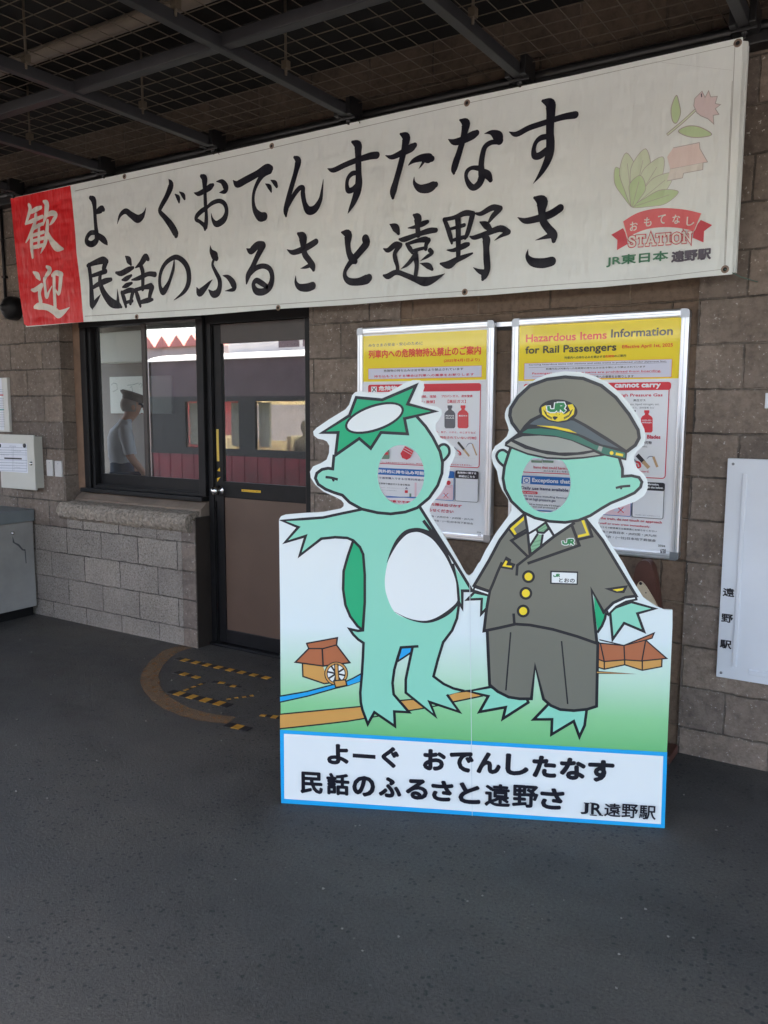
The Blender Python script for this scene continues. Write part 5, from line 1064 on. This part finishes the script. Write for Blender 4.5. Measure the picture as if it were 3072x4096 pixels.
# ================================================================== INSIDE THE OFFICE
M_WBD = grainy('whiteboard_face', srgb(226, 234, 226), .35, .05, 3)
K9 = crop(350, 1250, .3616)
p = onY(*K9(242, 714), 7.67); q_ = onY(*K9(640, 1118), 7.67)
wb = thing('whiteboard', 'white notice board on the office back wall behind the uniformed man', 'whiteboard', ((p.x+q_.x)/2, 7.69, q_.z))
b = MB(); b.box((p.x, 7.67, q_.z), (q_.x+.5, 7.70, p.z), M_WBD, .004); b.build('panel', wb)
wp = Plane((0, 7.6695, 0), (1, 0, 0)); q = Print(wp); M_WG = mat('board_mark', srgb(140, 160, 150), .6)
for s in ([(265, 800), (290, 780), (325, 790), (330, 850), (280, 880)], [(440, 805), (500, 800), (565, 780)], [(470, 830), (490, 820), (500, 870), (470, 885)], [(570, 800), (590, 780), (605, 800), (590, 830)], [(440, 915), (600, 915)]): q.line(K9, s, M_WG, 4)
q.build('drawing', wb)
p = onY(*K9(195, 240), 7.6); q_ = onY(*K9(600, 550), 7.6)
b = MB(); b.box((p.x, 7.45, q_.z), (q_.x+.3, 7.69, p.z), M_WBD, .01); top(b, 'wall_cabinet', ((p.x+q_.x)/2, 7.7, q_.z), 'pale cabinet high on the office wall above the whiteboard', 'cabinet')
# the man
mc = CAM+ray(*K9(362, 1100))*8.9
mx_, my_ = mc.x, mc.y; zf = -.05+.02*0
M_SKIN = mat('skin', srgb(196, 150, 124), .55); M_SHIRT = grainy('shirt_cloth', srgb(206, 208, 212), .8, .12, 8); M_TRS = mat('trouser_cloth', srgb(38, 52, 74), .85); M_HAIR = mat('grey_hair', srgb(160, 150, 140), .7)
M_CAPC = mat('cap_cloth', srgb(92, 84, 74), .7)
fw = Vector((.50, .86, 0)).normalized(); rt = Vector((fw.y, -fw.x, 0)); Z = Vector((0, 0, 1))
def at(r, f, z): return Vector((mx_, my_, zf))+rt*r+fw*f+Z*z
def skin_mesh(name, verts, edges, radii, m, parent, root=0, sub=2):
    me = bpy.data.meshes.new(name); me.from_pydata([tuple(v) for v in verts], edges, []); o = bpy.data.objects.new(name, me); COL.objects.link(o)
    md = o.modifiers.new('skin', 'SKIN'); sv = me.skin_vertices[0].data
    for i, r_ in enumerate(radii): sv[i].radius = r_ if isinstance(r_, tuple) else (r_, r_); sv[i].use_root = (i == root)
    o.modifiers.new('sub', 'SUBSURF').levels = sub
    bpy.context.view_layer.update(); dg = bpy.context.evaluated_depsgraph_get(); new = bpy.data.meshes.new_from_object(o.evaluated_get(dg))
    bpy.data.objects.remove(o); new.name = name; new.materials.clear()
    for mm in (m if isinstance(m, list) else [m]): new.materials.append(mm)
    off = base_of(parent)
    for v_ in new.vertices: v_.co -= off
    for p_ in new.polygons: p_.use_smooth = True
    o = bpy.data.objects.new(name, new); COL.objects.link(o); o.parent = parent; return o
man = thing('person', 'man in a peaked cap and grey shirt standing in the office with head bowed', 'person', (mx_, my_, zf))
V = []; E_ = []; RR = []
def jn(p, r_, par=None):
    V.append(p); RR.append(r_)
    if par is not None: E_.append((par, len(V)-1))
    return len(V)-1
pel = jn(at(0, 0, .92), .10); sp1 = jn(at(0, .0, 1.10), .095, pel); ch_ = jn(at(0, .0, 1.30), .09, sp1); nk0 = jn(at(0, .03, 1.42), .06, ch_); nk = jn(at(0, .07, 1.49), .058, nk0); hd1 = jn(at(0, .12, 1.56), .082, nk); hd2 = jn(at(0, .15, 1.64), .098, hd1); hd3 = jn(at(0, .13, 1.72), .08, hd2)
for sgn in (-1, 1):
    hp = jn(at(.09*sgn, 0, .88), .08, pel); kn = jn(at(.10*sgn, .02, .48), .062, hp); an = jn(at(.10*sgn, -.02, .08), .042, kn); jn(at(.11*sgn, .13, .03), .036, an)
    shd = jn(at(.17*sgn, .01, 1.38), .05, ch_); el = jn(at(.245*sgn, .04, 1.10), .046, shd); wr_ = jn(at(.25*sgn, .20, .90), .03, el); pm = jn(at(.25*sgn, .25, .83), .034, wr_)
    for k, ln in enumerate((.075, .085, .08, .065)):
        f1 = jn(at(.25*sgn+(k-1.5)*.018, .27, .80), .010, pm); f2 = jn(at(.25*sgn+(k-1.5)*.019, .29, .80-ln*.5), .009, f1); jn(at(.25*sgn+(k-1.5)*.019, .285, .80-ln), .008, f2)
    th = jn(at(.25*sgn-.035*sgn, .25, .825), .011, pm); jn(at(.25*sgn-.05*sgn, .28, .79), .009, th)
skin_mesh('body', V, E_, RR, M_SKIN, man)
def loft(b, rings, m, seg=24):
    vs = []; fs = []
    for (z_, f_, rx, ry) in rings:
        for k in range(seg):
            a_ = 2*math.pi*k/seg; vs.append(at(rx*math.cos(a_)*(1+.03*math.sin(3*a_+z_*9)), f_+ry*math.sin(a_), z_+.006*math.sin(5*a_)))
    for i_ in range(len(rings)-1):
        for k in range(seg): fs.append([i_*seg+k, i_*seg+(k+1) % seg, (i_+1)*seg+(k+1) % seg, (i_+1)*seg+k])
    b.add(vs, fs, m, True)
b = MB(); loft(b, [(1.03, 0, .172, .125), (1.10, -.005, .180, .132), (1.2, -.01, .182, .130), (1.30, -.01, .198, .128), (1.37, .0, .205, .112), (1.41, .02, .165, .092), (1.445, .035, .10, .075), (1.475, .055, .068, .066), (1.49, .06, .072, .07)], M_SHIRT)
for sgn in (-1, 1): b.tube([at(.15*sgn, .0, 1.385), at(.20*sgn, .012, 1.35), at(.232*sgn, .03, 1.24), at(.25*sgn, .045, 1.12)], [.06, .074, .070, .068], M_SHIRT, 14, False)
fixn(b.build('shirt', man))
b = MB(); loft(b, [(.78, 0, .165, .125), (.9, 0, .170, .128), (1.02, 0, .166, .122), (1.06, 0, .160, .117)], M_TRS); fixn(b.build('belted_waist', man))
V3 = [at(0, 0, 1.0), at(.09, 0, .85), at(.10, .02, .48), at(.10, -.02, .05), at(-.09, 0, .85), at(-.10, .02, .48), at(-.10, -.02, .05)]
skin_mesh('trousers', V3, [(0, 1), (1, 2), (2, 3), (0, 4), (4, 5), (5, 6)], [.17, .125, .09, .08, .125, .09, .08], M_TRS, man)
b = MB(); bm = bmesh.new(); bmesh.ops.create_uvsphere(bm, u_segments=20, v_segments=14, radius=1)
bmesh.ops.delete(bm, geom=[v_ for v_ in bm.verts if v_.co.y > .35 or v_.co.z < -.75], context='VERTS')
for v_ in bm.verts: v_.co = at(v_.co.x*.100, .118+v_.co.y*.118, 1.645+v_.co.z*.115)
b.bm(bm, M_HAIR, True); b.build('hair', man)
b = MB(); tilt = Matrix.Rotation(R(-18), 3, rt); cc = at(0, .13, 1.685)
prof = [(0, .100), (.02, .106), (.035, .106), (.06, .135), (.075, .14), (.09, .12), (.095, 0)]; vs = []; fs = []; S = 28
for k in range(S):
    a_ = 2*math.pi*k/S
    for (h_, r_) in prof: vs.append(cc+tilt @ (rt*math.cos(a_)*max(r_, .001)+fw*math.sin(a_)*max(r_, .001)*1.08+Z*h_))
L_ = len(prof)
for k in range(S):
    for j in range(L_-1): fs.append([k*L_+j, ((k+1) % S)*L_+j, ((k+1) % S)*L_+j+1, k*L_+j+1])
b.add(vs, fs, M_CAPC, True)
vz = [cc+tilt @ (rt*math.cos(R(a_))*.10+fw*math.sin(R(a_))*.105+Z*.004) for a_ in range(30, 151, 10)]; vz2 = [cc+tilt @ (rt*math.cos(R(a_))*.105+fw*(math.sin(R(a_))*.105+.06*math.sin(R((a_-30)*1.5)))+Z*-.02) for a_ in range(30, 151, 10)]
nn_ = len(vz); b.add(vz+vz2, [[i, i+1, i+1+nn_, i+nn_] for i in range(nn_-1)], M_INK, True); fixn(b.build('cap', man))
for sgn in (-1, 1):
    e = MB(); bm = bmesh.new(); bmesh.ops.create_uvsphere(bm, u_segments=12, v_segments=8, radius=.011)
    for v_ in bm.verts: v_.co += at(.033*sgn, .232, 1.625)
    e.bm(bm, M_INK, True); e.build('eye', man)
    e = MB(); bm = bmesh.new(); bmesh.ops.create_uvsphere(bm, u_segments=12, v_segments=8, radius=.03)
    for v_ in bm.verts: v_.co = at(.098*sgn+v_.co.x*.35, .12+v_.co.y*.7, 1.615+v_.co.z)
    e.bm(bm, M_SKIN, True); e.build('ear', man)
e = MB(); e.add([at(-.014, .24, 1.59), at(.014, .24, 1.59), at(0, .275, 1.588), at(0, .235, 1.635)], [[0, 1, 2], [0, 2, 3], [2, 1, 3], [0, 3, 1]], M_SKIN, True); e.build('nose', man)
e = MB(); e.tube([at(-.024, .222, 1.555), at(0, .236, 1.552), at(.024, .222, 1.555)], .005, mat('lips', srgb(150, 96, 88), .5), 6); e.build('mouth', man)

# ================================================================== BEHIND THE VIEWER, SEEN MIRRORED IN THE GLASS
TY, TX0, TX1 = -4.0, -13.25, 3.0
M_TRED = grainy('train_red', srgb(150, 34, 56), .35, .5, 2.2, coat=.3); M_TGR = grainy('train_grey', srgb(112, 92, 96), .4, .45, 1.3); M_TROOF = grainy('train_roof', srgb(225, 220, 212), .5, .1, 2); M_SEAT = mat('seat_cover', srgb(214, 204, 182), .8); M_CURT = mat('train_curtain', srgb(205, 205, 196), .85); M_TDK = mat('train_black', srgb(30, 30, 34), .4); M_TGL = glass_mat('train_glass', (.8, .82, .8, 1), .0)
tr = thing('train_carriage', 'red and grey train carriage mirrored in the office window and door glass', 'train', ((TX0+TX1)/2, TY-1.4, -1.05))
wins = []; x = TX0+1.0
while x < TX1-1.6: wins.append((x, x+1.4)); x += 1.8
for side, y0, y1 in (('near', TY-.08, TY), ('far', TY-2.8, TY-2.72)):
    b = MB(); b.box((TX0, y0, -.75), (TX1, y1, .72), M_TRED); b.box((TX0, y0-.004, .66), (TX1, y1+.004, .80), M_TDK); b.box((TX0, y0, 1.72), (TX1, y1, 2.50), M_TGR); b.box((TX0, y0-.004, 1.70), (TX1, y1+.004, 1.80), M_TDK)
    if side == 'far':
        k = TX0
        while k < TX1: b.box((k, y0, .80), (k+.12, y1, 1.70), M_TGR); k += 2.6
    xs_ = [TX0]+[v_ for w_ in wins for v_ in w_]+[TX1]
    for a_, c_ in zip(xs_[::2], xs_[1::2]):
        if side == 'near': b.box((a_, y0, .80), (c_, y1, 1.70), M_TDK)
    k = TX0+.2
    while k < TX1: 
        if side == 'near': b.box((k, y1, -.7), (k+.02, y1+.012, .66), M_TRED)
        k += .33
    b.build('body_side', tr)
    for a_, c_ in (wins if side == 'near' else []):
        g = MB(); g.box((a_, (y0+y1)/2-.003, .80), (c_, (y0+y1)/2+.003, 1.70), M_TGL); g.build('window', tr)
b = MB(); N = 14; rp = [(TY-1.4+1.45*math.cos(math.pi*k/N), 2.50+.20*math.sin(math.pi*k/N)) for k in range(N+1)]
b.prism([(TX0, y, z) for y, z in rp], (TX1-TX0, 0, 0), M_TROOF)
for k in (-11.6, -5.0): b.box((k, TY-2.0, 2.62), (k+3.0, TY-.55, 2.94), M_TROOF, .03)
for k in (-10.3, -9.72): b.box((k, TY-.552, 2.72), (k+.5, TY-.545, 2.86), M_TGR)
fixn(b.build('roof', tr))
b = MB(); b.box((TX0, TY-2.72, -.8), (TX1, TY-.08, .02), M_TDK); b.box((TX0, TY-2.8, -.75), (TX0+.06, TY, 2.5), M_TRED); b.box((TX1-.06, TY-2.8, -.75), (TX1, TY, 2.5), M_TRED); b.build('underframe', tr)
for i, (a_, c_) in enumerate(wins):
    b = MB(); b.box((a_+.35, TY-.95, .5), (a_+.47, TY-.5, 1.02+(i % 3)*.03), M_SEAT, .03); b.box((a_+.35, TY-1.5, .5), (a_+.47, TY-1.05, 1.03), M_SEAT, .03); b.box((a_+.2, TY-1.5, .42), (a_+.8, TY-.5, .52), M_SEAT, .03); b.build('seat', tr)
    for s0 in (a_, c_-.30):
        b = MB(); cpts = []
        for k in range(13): cpts.append((s0+k*.025, TY-.12+.018*math.sin(k*1.9), 0))
        b.add([(x_, y_, .85) for x_, y_, _ in cpts]+[(x_, y_, 1.68) for x_, y_, _ in cpts], [[k, k+1, k+14, k+13] for k in range(12)], M_CURT); b.build('curtain', tr)
M_TLAMP = bpy.data.materials.new('train_lamp'); M_TLAMP.use_nodes = True; NT(M_TLAMP).b.inputs['Emission Color'].default_value = (1, .88, .66, 1); NT(M_TLAMP).b.inputs['Emission Strength'].default_value = 6.0
M_LIN = mat('train_lining', srgb(224, 212, 184), .7)
b = MB(); b.box((TX0+.1, TY-2.7, 2.26), (TX1-.1, TY-.1, 2.30), M_LIN); b.build('interior_ceiling', tr)
for yy in (TY-.75, TY-2.05):
    b = MB(); b.box((TX0+.4, yy-.09, 2.225), (TX1-.4, yy+.09, 2.258), M_TLAMP, .01); b.build('ceiling_lamp', tr)
b = MB(); b.box((TX0+.1, TY-2.71, .05), (TX1-.1, TY-2.66, .85), M_LIN); b.build('interior_lining', tr)
b = MB(); b.box((TX0+.1, TY-2.71, 1.66), (TX1-.1, TY-2.66, 2.26), M_LIN); b.build('interior_lining', tr)
M_PAX = mat('passenger_coat', srgb(92, 86, 80), .9)
for k in (1, 2, 4):
    a_, c_ = wins[k]
    b = MB(); b.lathe((a_+.62, TY-.75, .5), (0, 0, 1), [(0, .2), (.25, .21), (.45, .2), (.52, .1), (.56, .055), (.6, .06), (.68, .09), (.76, .095), (.83, .06), (.85, 0)], M_PAX, 18)
    top(b, 'passenger', (a_+.62, TY-.75, .5), ('passenger silhouette at the rearmost lit train window', 'passenger silhouette seen in the train window mirrored by the door', 'passenger silhouette further along the train')[(1, 2, 4).index(k)], 'person', 'passengers in the train')
# dark shed added beyond the train end so the left pane mirrors dark
b = MB(); M_SHED = grainy('shed_boards', srgb(52, 44, 40), .8, .3, 3); b.box((-26, -5.3, -1.05), (-14.85, -4.5, 3.6), M_SHED); b.prism([(-26.3, -4.3, 3.5), (-26.3, -4.9, 4.0), (-26.3, -5.5, 3.5)], (11.4, 0, 0), M_TDK)
fixn(top(b, 'added_dark_shed', (-20.5, -4.9, -1.05), 'dark shed added beyond the train end to darken the image in the left pane', 'shed'))

# low building across the tracks with a saw toothed red roof edge
b = MB(); M_OPW = grainy('far_wall', srgb(222, 200, 184), .8, .2, 2); M_OPR = grainy('far_red_roof', srgb(240, 150, 132), .7, .15, 2)
b.box((-40, -14, -1.05), (-17.0, -10, 3.4), M_OPW)
k = -40.0
while k < -17.6: b.prism([(k, -9.9, 3.4), (k+.62, -9.9, 3.4), (k+.31, -9.9, 3.74)], (0, -3, 0), M_OPR); k += .62
fixn(top(b, 'far_building', (-28, -12, -1.05), 'low brown building across the tracks, its red saw tooth eave mirrored in the glass', 'building'))
